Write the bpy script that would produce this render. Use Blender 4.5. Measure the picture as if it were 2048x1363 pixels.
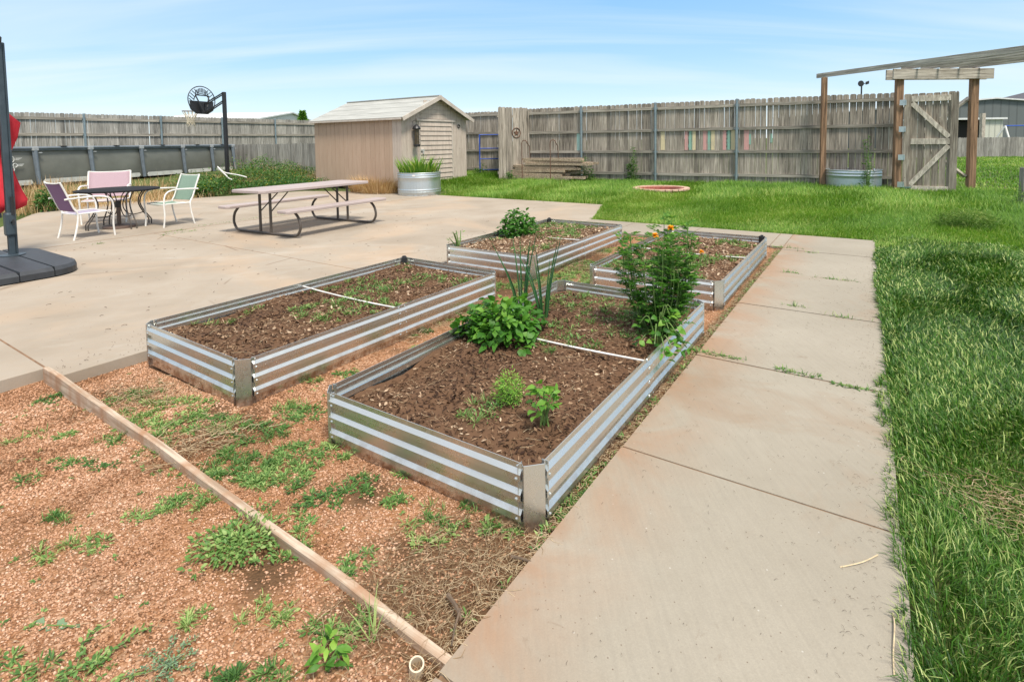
import bpy, math, random
import numpy as np
from mathutils import Vector, Matrix
R=math.radians; PI=math.pi
rng=np.random.default_rng(7); random.seed(7)
sc=bpy.context.scene
for o in list(bpy.data.objects): bpy.data.objects.remove(o)
col=sc.collection
# ------------------------------------------------ camera
YW=-.5875                                   # the garden's grid is turned by this much from the view axis
cam=bpy.data.cameras.new('camera'); co=bpy.data.objects.new('camera',cam); col.objects.link(co); sc.camera=co
cam.sensor_width=36; cam.lens=1083.67/2048*36; cam.clip_end=2000; cam.clip_start=.05
cam.shift_y=-(681.5-347.16)/2048
PIT,ROL=.0599,-.0133
cp,sp=math.cos(PIT),math.sin(PIT)
fw=Vector((0,cp,-sp)); rt=Vector((1,0,0)); up=Vector((0,sp,cp))
r2=math.cos(ROL)*rt+math.sin(ROL)*up; u2=-math.sin(ROL)*rt+math.cos(ROL)*up
M=Matrix((r2,u2,-fw)).transposed().to_4x4(); M.translation=(0,0,1.4394); co.matrix_world=M
# ------------------------------------------------ light
SUN_EL=R(60); SUN_AZ=R(152)                 # azimuth measured clockwise from +Y: behind the camera, to the right
w=bpy.data.worlds.new('World'); sc.world=w; w.use_nodes=True; nt=w.node_tree; nt.nodes.clear()
def wn(t,**k):
    n=nt.nodes.new(t)
    for a,b in k.items(): setattr(n,a,b)
    return n
sky=wn('ShaderNodeTexSky',sky_type='NISHITA',sun_disc=False,sun_elevation=SUN_EL,sun_rotation=SUN_AZ,altitude=1100,air_density=1.0,dust_density=.6,ozone_density=1.6)
bg=wn('ShaderNodeBackground'); bg.inputs[1].default_value=.15
out=wn('ShaderNodeOutputWorld')
tc=wn('ShaderNodeTexCoord'); sx=wn('ShaderNodeSeparateXYZ')
nt.links.new(tc.outputs['Generated'],sx.inputs[0])
# thin cirrus: direction projected on a high plane, stretched sideways
ad=wn('ShaderNodeMath',operation='ADD'); ad.inputs[1].default_value=.12; nt.links.new(sx.outputs[2],ad.inputs[0])
dx=wn('ShaderNodeMath',operation='DIVIDE'); dy=wn('ShaderNodeMath',operation='DIVIDE')
for d,i in ((dx,0),(dy,1)): nt.links.new(sx.outputs[i],d.inputs[0]); nt.links.new(ad.outputs[0],d.inputs[1])
cb=wn('ShaderNodeCombineXYZ'); nt.links.new(dx.outputs[0],cb.inputs[0]); nt.links.new(dy.outputs[0],cb.inputs[1])
mp=wn('ShaderNodeMapping'); mp.inputs['Scale'].default_value=(.16,.85,1); mp.inputs['Rotation'].default_value=(0,0,R(9)); mp.inputs['Location'].default_value=(.7,.35,0); nt.links.new(cb.outputs[0],mp.inputs[0])
no=wn('ShaderNodeTexNoise'); no.inputs['Scale'].default_value=1.25; no.inputs['Detail'].default_value=7; no.inputs['Roughness'].default_value=.52; no.inputs['Distortion'].default_value=.5; nt.links.new(mp.outputs[0],no.inputs[0])
rp=wn('ShaderNodeValToRGB'); rp.color_ramp.elements[0].position=.42; rp.color_ramp.elements[0].color=(0,0,0,1); rp.color_ramp.elements[1].position=.66; rp.color_ramp.elements[1].color=(1,1,1,1); nt.links.new(no.outputs[0],rp.inputs[0])
gr=wn('ShaderNodeValToRGB'); e=gr.color_ramp.elements      # low sky: pale at the horizon, bluer above; bright veil added overhead, out of view, as neutral fill
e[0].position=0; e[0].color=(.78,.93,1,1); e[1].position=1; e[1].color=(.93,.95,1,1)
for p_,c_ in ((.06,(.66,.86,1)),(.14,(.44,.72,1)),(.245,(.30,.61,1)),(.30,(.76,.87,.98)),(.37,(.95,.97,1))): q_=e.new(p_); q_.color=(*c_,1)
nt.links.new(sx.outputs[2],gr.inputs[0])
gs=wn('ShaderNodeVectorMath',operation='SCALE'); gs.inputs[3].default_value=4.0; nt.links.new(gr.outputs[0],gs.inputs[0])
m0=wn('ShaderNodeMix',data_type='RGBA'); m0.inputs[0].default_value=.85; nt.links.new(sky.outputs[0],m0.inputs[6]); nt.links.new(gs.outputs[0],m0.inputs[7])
cm=wn('ShaderNodeMath',operation='MULTIPLY'); cm.inputs[1].default_value=.6; nt.links.new(rp.outputs[0],cm.inputs[0])
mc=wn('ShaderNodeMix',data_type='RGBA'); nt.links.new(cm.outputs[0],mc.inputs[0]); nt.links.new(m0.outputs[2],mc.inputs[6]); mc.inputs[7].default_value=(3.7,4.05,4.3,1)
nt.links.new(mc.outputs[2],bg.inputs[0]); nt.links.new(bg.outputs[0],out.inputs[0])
sl=bpy.data.lights.new('sun','SUN'); sl.energy=2.85; sl.angle=R(12); sl.color=(1,.93,.82); so=bpy.data.objects.new('sun',sl); col.objects.link(so)
sd=Vector((math.sin(SUN_AZ)*math.cos(SUN_EL),math.cos(SUN_AZ)*math.cos(SUN_EL),math.sin(SUN_EL)))
so.rotation_euler=sd.to_track_quat('Z','Y').to_euler()
sc.view_settings.view_transform='Standard'; sc.view_settings.look='None'; sc.view_settings.gamma=1; sc.view_settings.exposure=.75
sc.render.engine='CYCLES'
# ------------------------------------------------ maths helpers
EX=np.array([math.cos(YW),math.sin(YW)]); EY=np.array([-math.sin(YW),math.cos(YW)])
def W(a,b,z=0): return (a*EX[0]+b*EY[0],a*EX[1]+b*EY[1],z)
def toab(X,Y): return X*EX[0]+Y*EX[1],X*EY[0]+Y*EY[1]
def S(t): t=np.clip(t,0,1); return t*t*(3-2*t)
_f=np.random.default_rng(3); _F=[(_f.normal(size=2),_f.uniform(0,6.28)) for _ in range(60)]
def fbm(x,y,s=1.0,o=4):
    r=0;amp=1
    for k in range(o):
        for j in range(6):
            d,p=_F[k*6+j]; r=r+amp*np.sin((x*d[0]+y*d[1])*s*2**k*1.3+p)/3
        amp*=.55
    return r
def E(a,b):                                   # lie of the land, garden coordinates
    a=np.asarray(a,float); b=np.asarray(b,float)
    e1=.45*S((-15.2-a)/4)
    e2=.22*S((b-10.9)/1.6)*S((-9.6-a)/1.6)
    e3=.08*S((b-11.5)/4)
    return np.maximum(np.maximum(e1,e2),e3)
def EXY(X,Y): a,b=toab(X,Y); return E(a,b)
# ------------------------------------------------ object helpers
def tag(o,label=None,cat=None,group=None,kind=None):
    if label: o['label']=label
    if cat: o['category']=cat
    if group: o['group']=group
    if kind: o['kind']=kind
    return o
def empty(name,loc=(0,0,0),rz=0):
    o=bpy.data.objects.new(name,None); o.empty_display_size=.1; o.location=loc; o.rotation_euler=(0,0,rz); col.objects.link(o); return o
def mkmesh(name,V,F,mat,parent=None,smooth=False,var=None,loc=None):
    me=bpy.data.meshes.new(name)
    me.from_pydata([tuple(v) for v in V],[],F)
    if var is not None:
        a=me.attributes.new('var','FLOAT','POINT'); a.data.foreach_set('value',np.asarray(var,np.float32))
    if smooth: me.polygons.foreach_set('use_smooth',[True]*len(me.polygons))
    me.materials.append(mat); me.update()
    o=bpy.data.objects.new(name,me); col.objects.link(o)
    if parent: o.parent=parent
    if loc: o.location=loc
    return o
def npmesh(name,V,tri,mat,parent=None,var=None,smooth=False):   # V (n,3), tri (m,3)
    me=bpy.data.meshes.new(name); V=np.ascontiguousarray(V,np.float32); tri=np.ascontiguousarray(tri,np.int32)
    me.vertices.add(len(V)); me.vertices.foreach_set('co',V.ravel())
    me.loops.add(tri.size); me.loops.foreach_set('vertex_index',tri.ravel())
    me.polygons.add(len(tri)); me.polygons.foreach_set('loop_start',np.arange(0,tri.size,3,dtype=np.int32)); me.polygons.foreach_set('loop_total',np.full(len(tri),3,np.int32))
    if var is not None:
        a=me.attributes.new('var','FLOAT','POINT'); a.data.foreach_set('value',np.ascontiguousarray(var,np.float32))
    me.update(calc_edges=True); me.validate()
    if smooth: me.polygons.foreach_set('use_smooth',np.ones(len(tri),bool))
    me.materials.append(mat)
    o=bpy.data.objects.new(name,me); col.objects.link(o)
    if parent: o.parent=parent
    return o
class MB:
    def __init__(s): s.v=[];s.f=[];s.a=[];s.var=.5
    def add(s,V,F):
        n=len(s.v); s.v+= [tuple(p) for p in V]; s.f+=[tuple(i+n for i in f) for f in F]; s.a+=[s.var]*len(V)
    def box(s,c,d,rot=None):
        c=Vector(c);x,y,z=d[0]/2,d[1]/2,d[2]/2
        V=[Vector((i*x,j*y,k*z)) for k in (-1,1) for j in (-1,1) for i in (-1,1)]
        if rot: V=[rot@p for p in V]
        s.add([c+p for p in V],[(0,2,3,1),(4,5,7,6),(0,1,5,4),(2,6,7,3),(0,4,6,2),(1,3,7,5)])
    def bar(s,p0,p1,w,h,up=(0,0,1)):
        p0,p1=Vector(p0),Vector(p1);d=(p1-p0);L=d.length;d.normalize();u=Vector(up)
        if abs(d.dot(u))>.99: u=Vector((0,1,0))
        x=d.cross(u).normalized(); y=x.cross(d).normalized()
        m=Matrix((x,d,y)).transposed(); s.box((p0+p1)/2,(w,L,h),m)
    def tube(s,pts,r,n=8,cap=True,closed=False):
        P=[Vector(p) for p in pts];m=len(P)
        rr=r if isinstance(r,(list,tuple)) else [r]*m
        V=[];t0=None;ref=None
        for i in range(m):
            if closed: t=P[(i+1)%m]-P[i-1]
            else: t=P[min(i+1,m-1)]-P[max(i-1,0)]
            t.normalize()
            if ref is None:
                ref=Vector((0,0,1)) if abs(t.z)<.9 else Vector((1,0,0))
            x=t.cross(ref)
            if x.length<1e-4: x=t.orthogonal()
            x.normalize(); y=x.cross(t); ref=y
            for k in range(n):
                a=2*PI*k/n; V.append(P[i]+(x*math.cos(a)+y*math.sin(a))*rr[i])
        F=[]
        for i in range(m if closed else m-1):
            j=(i+1)%m
            for k in range(n): F.append((i*n+k,i*n+(k+1)%n,j*n+(k+1)%n,j*n+k))
        if cap and not closed: F+= [tuple(range(n))[::-1],tuple((m-1)*n+k for k in range(n))]
        s.add(V,F)
    def lathe(s,prof,n=24,c=(0,0,0),cap=True,sx=1,sy=1,fn=None):
        V=[]
        for (r,z) in prof:
            for k in range(n):
                a=2*PI*k/n; q=r*(fn(a,z) if fn else 1); V.append((c[0]+q*math.cos(a)*sx,c[1]+q*math.sin(a)*sy,c[2]+z))
        m=len(prof);F=[(i*n+k,i*n+(k+1)%n,(i+1)*n+(k+1)%n,(i+1)*n+k) for i in range(m-1) for k in range(n)]
        if cap: F+=[tuple(range(n))[::-1],tuple((m-1)*n+k for k in range(n))]
        s.add(V,F)
    def poly(s,pts,off):                          # planar polygon pushed along off
        n=len(pts);P=[Vector(p) for p in pts];o=Vector(off)
        s.add(P+[p+o for p in P],[tuple(range(n))[::-1],tuple(range(n,2*n))]+[(i,(i+1)%n,n+(i+1)%n,n+i) for i in range(n)])
    def build(s,name,mat,parent=None,smooth=False,bevel=0,loc=None):
        o=mkmesh(name,s.v,s.f,mat,parent,smooth,s.a,loc)
        if smooth:
            for p in o.data.polygons: pass
            o.data.set_sharp_from_angle(angle=R(40))
        if bevel:
            b=o.modifiers.new('bevel','BEVEL'); b.width=bevel; b.segments=2; b.limit_method='ANGLE'
        return o
def arc(c,r,a0,a1,n,pl='xz'):
    P=[]
    for i in range(n+1):
        a=a0+(a1-a0)*i/n
        P.append((c[0]+r*math.cos(a),c[1],c[2]+r*math.sin(a)) if pl=='xz' else ((c[0],c[1]+r*math.cos(a),c[2]+r*math.sin(a)) if pl=='yz' else (c[0]+r*math.cos(a),c[1]+r*math.sin(a),c[2])))
    return P
def smoothpts(P,n=4):                              # Catmull-Rom
    P=[Vector(p) for p in P];o=[]
    for i in range(len(P)-1):
        a=P[max(i-1,0)];b=P[i];c=P[i+1];d=P[min(i+2,len(P)-1)]
        for k in range(n):
            t=k/n; o.append(.5*((2*b)+(c-a)*t+(2*a-5*b+4*c-d)*t*t+(3*b-a-3*c+d)*t**3))
    o.append(P[-1]); return o
def copy_tree(o,parent=None):
    c=o.copy(); col.objects.link(c)
    if parent: c.parent=parent
    for ch in [x for x in bpy.data.objects if x.parent==o]: copy_tree(ch,c)
    return c
# ------------------------------------------------ material helpers
class NT:
    def __init__(s,name):
        s.m=bpy.data.materials.new(name); s.m.use_nodes=True; s.t=s.m.node_tree; s.b=s.t.nodes['Principled BSDF']; s.o=s.t.nodes['Material Output']
    def n(s,t,**k):
        n=s.t.nodes.new(t)
        for a,b in k.items(): setattr(n,a,b)
        return n
    def L(s,a,b): s.t.links.new(a,b)
    def _in(s,sock,v):
        if isinstance(v,bpy.types.NodeSocket): s.L(v,sock)
        elif isinstance(v,(tuple,list)) and len(v)==3 and sock.type=='RGBA': sock.default_value=(*v,1)
        else: sock.default_value=v
    def co(s,kind='Object',scale=(1,1,1),rot=(0,0,0)):
        if kind=='World': src=s.n('ShaderNodeNewGeometry').outputs['Position']
        else: src=s.n('ShaderNodeTexCoord').outputs[kind]
        m=s.n('ShaderNodeMapping'); m.inputs['Scale'].default_value=scale; m.inputs['Rotation'].default_value=rot; s.L(src,m.inputs[0]); return m.outputs[0]
    def noise(s,vec,scale,detail=4,rough=.55,dist=0):
        n=s.n('ShaderNodeTexNoise'); s.L(vec,n.inputs[0]); n.inputs['Scale'].default_value=scale; n.inputs['Detail'].default_value=detail; n.inputs['Roughness'].default_value=rough; n.inputs['Distortion'].default_value=dist; return n.outputs[0]
    def vor(s,vec,scale,feature='F1',outp='Distance',rand=1):
        n=s.n('ShaderNodeTexVoronoi',feature=feature); s.L(vec,n.inputs[0]); n.inputs['Scale'].default_value=scale; n.inputs['Randomness'].default_value=rand; return n.outputs[outp]
    def rng(s,v,a,b,c=0,d=1):
        n=s.n('ShaderNodeMapRange'); s.L(v,n.inputs[0]); n.inputs[1].default_value=a;n.inputs[2].default_value=b;n.inputs[3].default_value=c;n.inputs[4].default_value=d; return n.outputs[0]
    def ramp(s,v,stops):
        n=s.n('ShaderNodeValToRGB'); s.L(v,n.inputs[0]); e=n.color_ramp.elements
        while len(e)<len(stops): e.new(.5)
        for i,(p,c) in enumerate(stops): e[i].position=p; e[i].color=(*c,1)
        return n.outputs[0]
    def mix(s,f,a,b,bt='MIX'):
        n=s.n('ShaderNodeMix',data_type='RGBA',blend_type=bt); s._in(n.inputs[0],f); s._in(n.inputs[6],a); s._in(n.inputs[7],b); return n.outputs[2]
    def mth(s,op,a,b=0.,c=None):
        n=s.n('ShaderNodeMath',operation=op); s._in(n.inputs[0],a); s._in(n.inputs[1],b)
        if c is not None: s._in(n.inputs[2],c)
        return n.outputs[0]
    def var(s): n=s.n('ShaderNodeAttribute'); n.attribute_name='var'; return n.outputs['Fac']
    def bump(s,h,st=.3,d=.01):
        n=s.n('ShaderNodeBump'); n.inputs['Strength'].default_value=st; n.inputs['Distance'].default_value=d; s.L(h,n.inputs['Height']); s.L(n.outputs[0],s.b.inputs['Normal']); return n
    def fin(s,color=None,rough=.7,metal=0,spec=None):
        if color is not None: s._in(s.b.inputs['Base Color'],color)
        s._in(s.b.inputs['Roughness'],rough); s._in(s.b.inputs['Metallic'],metal)
        if spec is not None: s.b.inputs['Specular IOR Level'].default_value=spec
        return s.m
def plain(name,c,rough=.6,metal=0,v=.18,sc_=6,bump=.12,spec=None):       # paint, plastic, metal with slight wear
    t=NT(name);k=t.co(); n=t.noise(k,sc_,6,.6); c2=tuple(x*(1-v) for x in c); c3=tuple(min(1,x*(1+v)) for x in c)
    cc=t.ramp(n,[(.3,c2),(.7,c3)]); 
    if bump: t.bump(t.noise(k,60,3),bump,.003)
    return t.fin(cc,t.rng(n,.2,.8,rough-.08,rough+.08),metal,spec)
def wood(name,dark,light,grain=(45,45,1.6),tint=None,rough=.85,ts=1.7,ta=.45):
    t=NT(name);v=t.var()
    k=t.co('Object',grain); off=t.n('ShaderNodeVectorMath',operation='ADD'); cbn=t.n('ShaderNodeCombineXYZ'); t.L(t.mth('MULTIPLY',v,37.),cbn.inputs[0]); t.L(t.mth('MULTIPLY',v,91.),cbn.inputs[2]); t.L(k,off.inputs[0]); t.L(cbn.outputs[0],off.inputs[1])
    g=t.noise(off.outputs[0],1.,6,.65,.4)
    base=t.ramp(g,[(.36,dark),(.5,tuple((a*1.1+b*.9)/2 for a,b in zip(dark,light))),(.64,light)])
    sh=t.rng(v,0,1,.6,1.25); base=t.mix(1.,base,sh,'MULTIPLY')
    kn=t.vor(t.co('Object',(1,1,.55)),5.5); km=t.rng(kn,.02,.065,1,0); base=t.mix(t.mth('MULTIPLY',km,.75),base,tuple(x*.35 for x in dark))
    big=t.noise(t.co('Object',(1,1,.5)),ts,5); base=t.mix(t.rng(big,.45,.70,0,ta),base,tint or tuple(x*.7 for x in light))
    t.bump(g,.5,.004)
    return t.fin(base,rough,0,.25)
def leafmat(name,c1,c2,c3=None,trans=.28,rough=.5):
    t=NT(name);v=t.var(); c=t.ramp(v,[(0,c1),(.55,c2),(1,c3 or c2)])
    t.fin(c,rough,0,.35)
    tr=t.n('ShaderNodeBsdfTranslucent'); t.L(t.mix(1.,c,(1.25,1.35,.8),'MULTIPLY'),tr.inputs[0]); ms=t.n('ShaderNodeMixShader'); ms.inputs[0].default_value=trans
    t.L(t.b.outputs[0],ms.inputs[1]); t.L(tr.outputs[0],ms.inputs[2]); t.L(ms.outputs[0],t.o.inputs[0]); return t.m
def galvanized(name,rough=.25,base=(.70,.72,.70)):
    t=NT(name);k=t.co(); sp_=t.vor(k,55,'F1','Color'); bw=t.n('ShaderNodeRGBToBW'); t.L(sp_,bw.inputs[0]); n=t.noise(k,3.5,5,.6)
    c=t.mix(t.rng(bw.outputs[0],0,1,0,.22),base,tuple(x*.78 for x in base)); c=t.mix(t.rng(n,.5,.8,0,.35),c,(.5,.48,.44))
    sz_=t.n('ShaderNodeSeparateXYZ'); t.L(k,sz_.inputs[0]); md=t.mth('MULTIPLY',t.rng(sz_.outputs[2],-.01,.07,1,0),t.rng(t.noise(k,14,5,.7),.42,.6,0,.8)); c=t.mix(md,c,(.30,.19,.12))
    t.bump(t.noise(k,9,2),.06,.01)
    return t.fin(c,t.mth('ADD',t.rng(bw.outputs[0],0,1,rough-.05,rough+.08),t.rng(n,.45,.8,0,.15)),.93)
# materials
M_fence=wood('weathered_fence',(.13,.112,.09),(.52,.46,.385),(38,38,1.5))
M_fence2=wood('weathered_grey',(.15,.143,.125),(.48,.455,.41),(38,38,1.5))
M_rail=wood('weathered_rail',(.17,.15,.125),(.48,.44,.37),(1.5,45,45))
M_stain=wood('stained_post',(.10,.062,.038),(.44,.27,.165),(30,30,1.2))
M_gatew=wood('gate_wood',(.17,.14,.11),(.48,.42,.34),(30,30,2))
M_gater=wood('gate_frame_wood',(.30,.26,.21),(.66,.59,.49),(20,20,6))
M_beam=wood('beam_wood',(.22,.195,.165),(.62,.575,.50),(1.5,30,30))
M_lumber=wood('lumber',(.15,.105,.07),(.60,.48,.35),(2,40,40))
M_board=wood('edging_board',(.32,.23,.16),(.60,.49,.38),(2,40,40),tint=(.36,.205,.12),ts=6.,ta=1.1)
M_steelpost=plain('steel_post',(.30,.36,.38),.4,.7)
M_galv=galvanized('galvanized'); M_tank=galvanized('tank_galvanized',.42,(.6,.66,.69))
M_white=plain('white_paint',(.78,.76,.72),.45)
M_black=plain('black_metal',(.022,.022,.024),.42)
M_brown=plain('bronze_tube',(.075,.062,.052),.4)
M_tabletop=plain('tabletop_plastic',(.40,.33,.31),.55,v=.06,sc_=3)
M_pooltube=plain('pool_tube',(.13,.155,.18),.4)
M_poolcap=plain('pool_cap',(.34,.36,.37),.5)
M_liner=plain('pool_liner',(.165,.17,.15),.45,v=.2,sc_=1.2)
M_poolwhite=plain('pool_white',(.55,.55,.52),.6)
M_print=plain('pool_print',(.72,.72,.70),.6,bump=0)
M_umb=plain('umbrella_frame',(.055,.075,.09),.4,.3)
M_base=plain('base_plastic',(.035,.039,.045),.5,v=.25)
M_blue=plain('blue_paint',(.03,.09,.42),.4)
M_rust=plain('rusty_steel',(.16,.085,.055),.7,.3)
M_brick=plain('brick',(.42,.12,.09),.85,v=.35,sc_=20)
M_capst=plain('cap_brick',(.55,.36,.27),.85,v=.25,sc_=20)
M_bayshade=plain('bay_shade',(.02,.018,.016),.9)
def fabric(name,c):
    t=NT(name);k=t.co('Object',(1,1,1)); n=t.noise(k,350,2); c1=tuple(x*.8 for x in c); cc=t.mix(t.rng(n,.4,.6,0,1),c1,c); t.bump(n,.2,.002); return t.fin(cc,.8,0,.2)
M_purple=fabric('purple_sling',(.26,.15,.27)); M_lilac=fabric('lilac_sling',(.42,.38,.48)); M_pink=fabric('pink_sling',(.47,.34,.38)); M_green=fabric('green_sling',(.24,.34,.27))
t=NT('red_canopy'); k=t.co(); n=t.noise(k,4,4); M_red=t.fin(t.ramp(n,[(.3,(.42,.02,.03)),(.7,(.66,.045,.06))]),.75,0,.2)
t=NT('concrete')      # patio and walk: tan cement with rusty dirt and grit
k=t.co('World'); n1=t.noise(k,.9,5,.55,.3); n2=t.noise(k,9,6,.7); n3=t.noise(k,160,3,.7)
c=t.ramp(n1,[(.3,(.30,.25,.193)),(.52,(.365,.31,.248)),(.75,(.415,.367,.303))])
c=t.mix(t.rng(n2,.42,.72,0,.30),c,(.36,.275,.195)); c=t.mix(t.rng(n3,.35,.75,.0,.28),c,(.25,.215,.175))
sp1=t.vor(k,48); c=t.mix(t.rng(sp1,.03,.075,.75,0),c,(.15,.11,.08))
st=t.noise(t.co('World',(1,1,1)),.45,4,.6,1.2); c=t.mix(t.rng(st,.50,.66,0,.45),c,(.47,.335,.225))
ck=t.vor(t.co('World',(1,1,1)),.55,'DISTANCE_TO_EDGE'); cn=t.noise(k,1.1,3); ckm=t.mth('MULTIPLY',t.rng(ck,.0,.009,1,0),t.rng(cn,.55,.6,0,.6)); c=t.mix(ckm,c,(.14,.09,.055)); pale=t.noise(t.co('World',(.6,1.4,1)),.6,6,.65,1.5); c=t.mix(t.rng(pale,.56,.7,0,.35),c,(.50,.47,.415))
t.bump(t.mth('ADD',n3,t.mth('MULTIPLY',n2,.8)),.22,.004); M_conc=t.fin(c,.86,0,.25)
# (patio above, walk below)
t=NT('walk_concrete')
k=t.co('World'); n1=t.noise(k,.8,5,.55); n2=t.noise(k,11,6,.7); n3=t.noise(k,190,3,.7)
c=t.ramp(n1,[(.3,(.30,.268,.212)),(.7,(.375,.338,.275))]); c=t.mix(t.rng(n2,.4,.75,0,.22),c,(.24,.205,.155)); c=t.mix(t.rng(n3,.35,.75,.0,.4),c,(.23,.205,.17))
sp0=t.vor(k,13); c=t.mix(t.rng(sp0,.02,.05,.7,0),c,(.55,.53,.48)); sp1=t.vor(k,34); c=t.mix(t.rng(sp1,.05,.10,.85,0),c,(.14,.10,.07))
dirt=t.noise(k,2.2,6,.6,.6); v=t.var(); dm=t.mth('MULTIPLY',t.rng(dirt,.36,.58,.12,1.0),v); c=t.mix(t.mth('MULTIPLY',dm,.9),c,(.325,.20,.125))
d2=t.noise(t.co('World',(1,1,1)),1.1,5,.65,1.); c=t.mix(t.rng(d2,.55,.70,0,.6),c,(.28,.20,.135)); d3=t.noise(k,5.5,6,.75,.8); c=t.mix(t.rng(d3,.62,.74,0,.55),c,(.19,.13,.085))
br=t.noise(t.co('World',(70,4,1),(0,0,.98)),1,3); c=t.mix(t.rng(br,.4,.7,0,.16),c,(.2,.18,.15)); t.bump(t.mth('ADD',n3,t.mth('MULTIPLY',n2,.8)),.3,.004); M_walk=t.fin(c,.88,0,.25)
t=NT('gravel')
k=t.co('World'); vc=t.vor(k,95,'F1','Color'); vd=t.vor(k,95); bw=t.n('ShaderNodeRGBToBW'); t.L(vc,bw.inputs[0]); n1=t.noise(k,1.3,5,.6); n2=t.noise(k,6,5,.6)
c=t.ramp(bw.outputs[0],[(.2,(.30,.155,.085)),(.5,(.50,.30,.19)),(.8,(.66,.46,.34))]); c=t.mix(t.rng(n1,.42,.60,0,.8),c,(.44,.235,.12)); c=t.mix(t.rng(n2,.52,.70,0,.8),c,(.17,.11,.065))
c=t.mix(t.var(),c,(.13,.085,.05)); c=t.mix(1.,c,(.74,.66,.58),'MULTIPLY'); t.bump(t.rng(vd,0,.7,1,0),.9,.006); M_gravel=t.fin(c,.95,0,.15)
t=NT('pebble'); v=t.var(); M_peb=t.fin(t.ramp(v,[(0,(.16,.075,.035)),(.3,(.40,.21,.115)),(.7,(.56,.33,.21)),(1,(.70,.50,.37))]),.9,0,.2)
t=NT('soil_ground'); k=t.co('World'); n1=t.noise(k,.7,5,.6); n2=t.noise(k,14,5,.7); c=t.ramp(n1,[(.35,(.05,.075,.02)),(.65,(.09,.125,.035))]); c=t.mix(t.rng(n2,.45,.75,0,.6),c,(.14,.12,.06)); t.bump(n2,.5,.03); M_soil=t.fin(c,.95,0,.1)
t=NT('mulch'); k=t.co('World'); n1=t.noise(k,30,6,.7); n2=t.noise(k,3,4); c=t.ramp(n1,[(.3,(.035,.018,.011)),(.6,(.10,.055,.035)),(.8,(.2,.125,.085))]); c=t.mix(t.rng(n2,.45,.7,0,.6),c,(.045,.022,.013)); t.bump(n1,.9,.02); M_mulch=t.fin(c,.95,0,.1)
t=NT('chips'); v=t.var(); M_chip=t.fin(t.ramp(v,[(0,(.04,.021,.014)),(.35,(.135,.075,.042)),(.75,(.32,.21,.13)),(1,(.58,.45,.32))]),.9,0,.2)
t=NT('dry_stuff'); v=t.var(); M_straw=t.fin(t.ramp(v,[(0,(.16,.09,.045)),(.4,(.36,.25,.14)),(1,(.66,.54,.36))]),.8,0,.2)
t=NT('debris_bits'); v=t.var(); M_deb=t.fin(t.ramp(v,[(0,(.035,.022,.015)),(.6,(.13,.085,.05)),(1,(.42,.33,.2))]),.9,0,.2)
M_bean=leafmat('bean_leaf',(.025,.10,.012),(.07,.21,.02),(.20,.38,.05))
M_mari=leafmat('marigold_leaf',(.03,.11,.014),(.095,.25,.03),(.30,.50,.08),.38)
M_weed=leafmat('weed_leaf',(.05,.13,.03),(.13,.26,.06),(.36,.46,.16))
M_grass1=leafmat('grass_dark',(.018,.065,.007),(.075,.195,.016),(.42,.50,.17),.24,.45)
M_grass2=leafmat('grass_bright',(.06,.16,.014),(.19,.36,.04),(.52,.56,.18),.35)
M_onion=leafmat('onion_leaf',(.02,.08,.03),(.035,.12,.035),(.06,.17,.05),.1,.35)
M_iris=leafmat('iris_leaf',(.06,.17,.015),(.13,.30,.03),(.42,.50,.10))
M_orange=leafmat('orange_petal',(.85,.34,.01),(.92,.48,.02),(.95,.6,.04),.2)
M_yellow=leafmat('yellow_petal',(.75,.5,.02),(.85,.62,.03),(.9,.75,.05),.2)
M_stem=plain('green_stem',(.13,.22,.05),.6,v=.3)
# ------------------------------------------------ foliage generators
def nrm(v): return v/np.maximum(np.linalg.norm(v,axis=1,keepdims=True),1e-9)
def leafgeo(P,D,N,L,Wd,fold=.12,droop=.15):
    n=len(P); D=nrm(D); Sd=nrm(np.cross(D,N)); N=np.cross(Sd,D); L=L[:,None]; Wd=Wd[:,None]
    v0=P; vl=P+D*L*.38-Sd*Wd*.5+N*L*fold*.5; vr=P+D*L*.38+Sd*Wd*.5+N*L*fold*.5; vm=P+D*L*.42
    ul=P+D*L*.76-Sd*Wd*.32-N*L*droop*.2; ur=P+D*L*.76+Sd*Wd*.32-N*L*droop*.2; um=P+D*L*.78-N*L*(droop*.2+fold*.3); tp=P+D*L-N*L*droop
    V=np.stack([v0,vl,vr,vm,ul,ur,um,tp],1).reshape(-1,3)
    T=np.array([[0,2,3],[0,3,1],[3,2,5],[3,5,6],[1,3,6],[1,6,4],[6,5,7],[4,6,7]])
    tri=(np.arange(n)[:,None,None]*8+T[None]).reshape(-1,3); return V,tri,8
def leaves(name,P,D,N,L,Wd,mat,parent=None,var=None,**k):
    V,T,c=leafgeo(P,D,N,L,Wd,**k); var=rng.random(len(P)) if var is None else var
    return npmesh(name,V,T,mat,parent,np.repeat(var,c))
def bladegeo(P,H,Wd,az,lean,bend=.5):
    n=len(P); d=np.stack([np.cos(az),np.sin(az),0*az],1); s=np.stack([-np.sin(az),np.cos(az),0*az],1); U=np.array([0,0,1.])[None]
    H=H[:,None];Wd=Wd[:,None];l=lean[:,None]
    m=P+U*H*.55*np.cos(l)+d*H*.55*np.sin(l); l2=l+bend*(.5+rng.random((n,1)))
    tp=m+U*H*.45*np.cos(l2)+d*H*.45*np.sin(l2)
    V=np.stack([P-s*Wd*.5,P+s*Wd*.5,m-s*Wd*.42,m+s*Wd*.42,tp],1).reshape(-1,3)
    T=np.array([[0,1,3],[0,3,2],[2,3,4]]); return V,(np.arange(n)[:,None,None]*5+T[None]).reshape(-1,3),5
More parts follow.
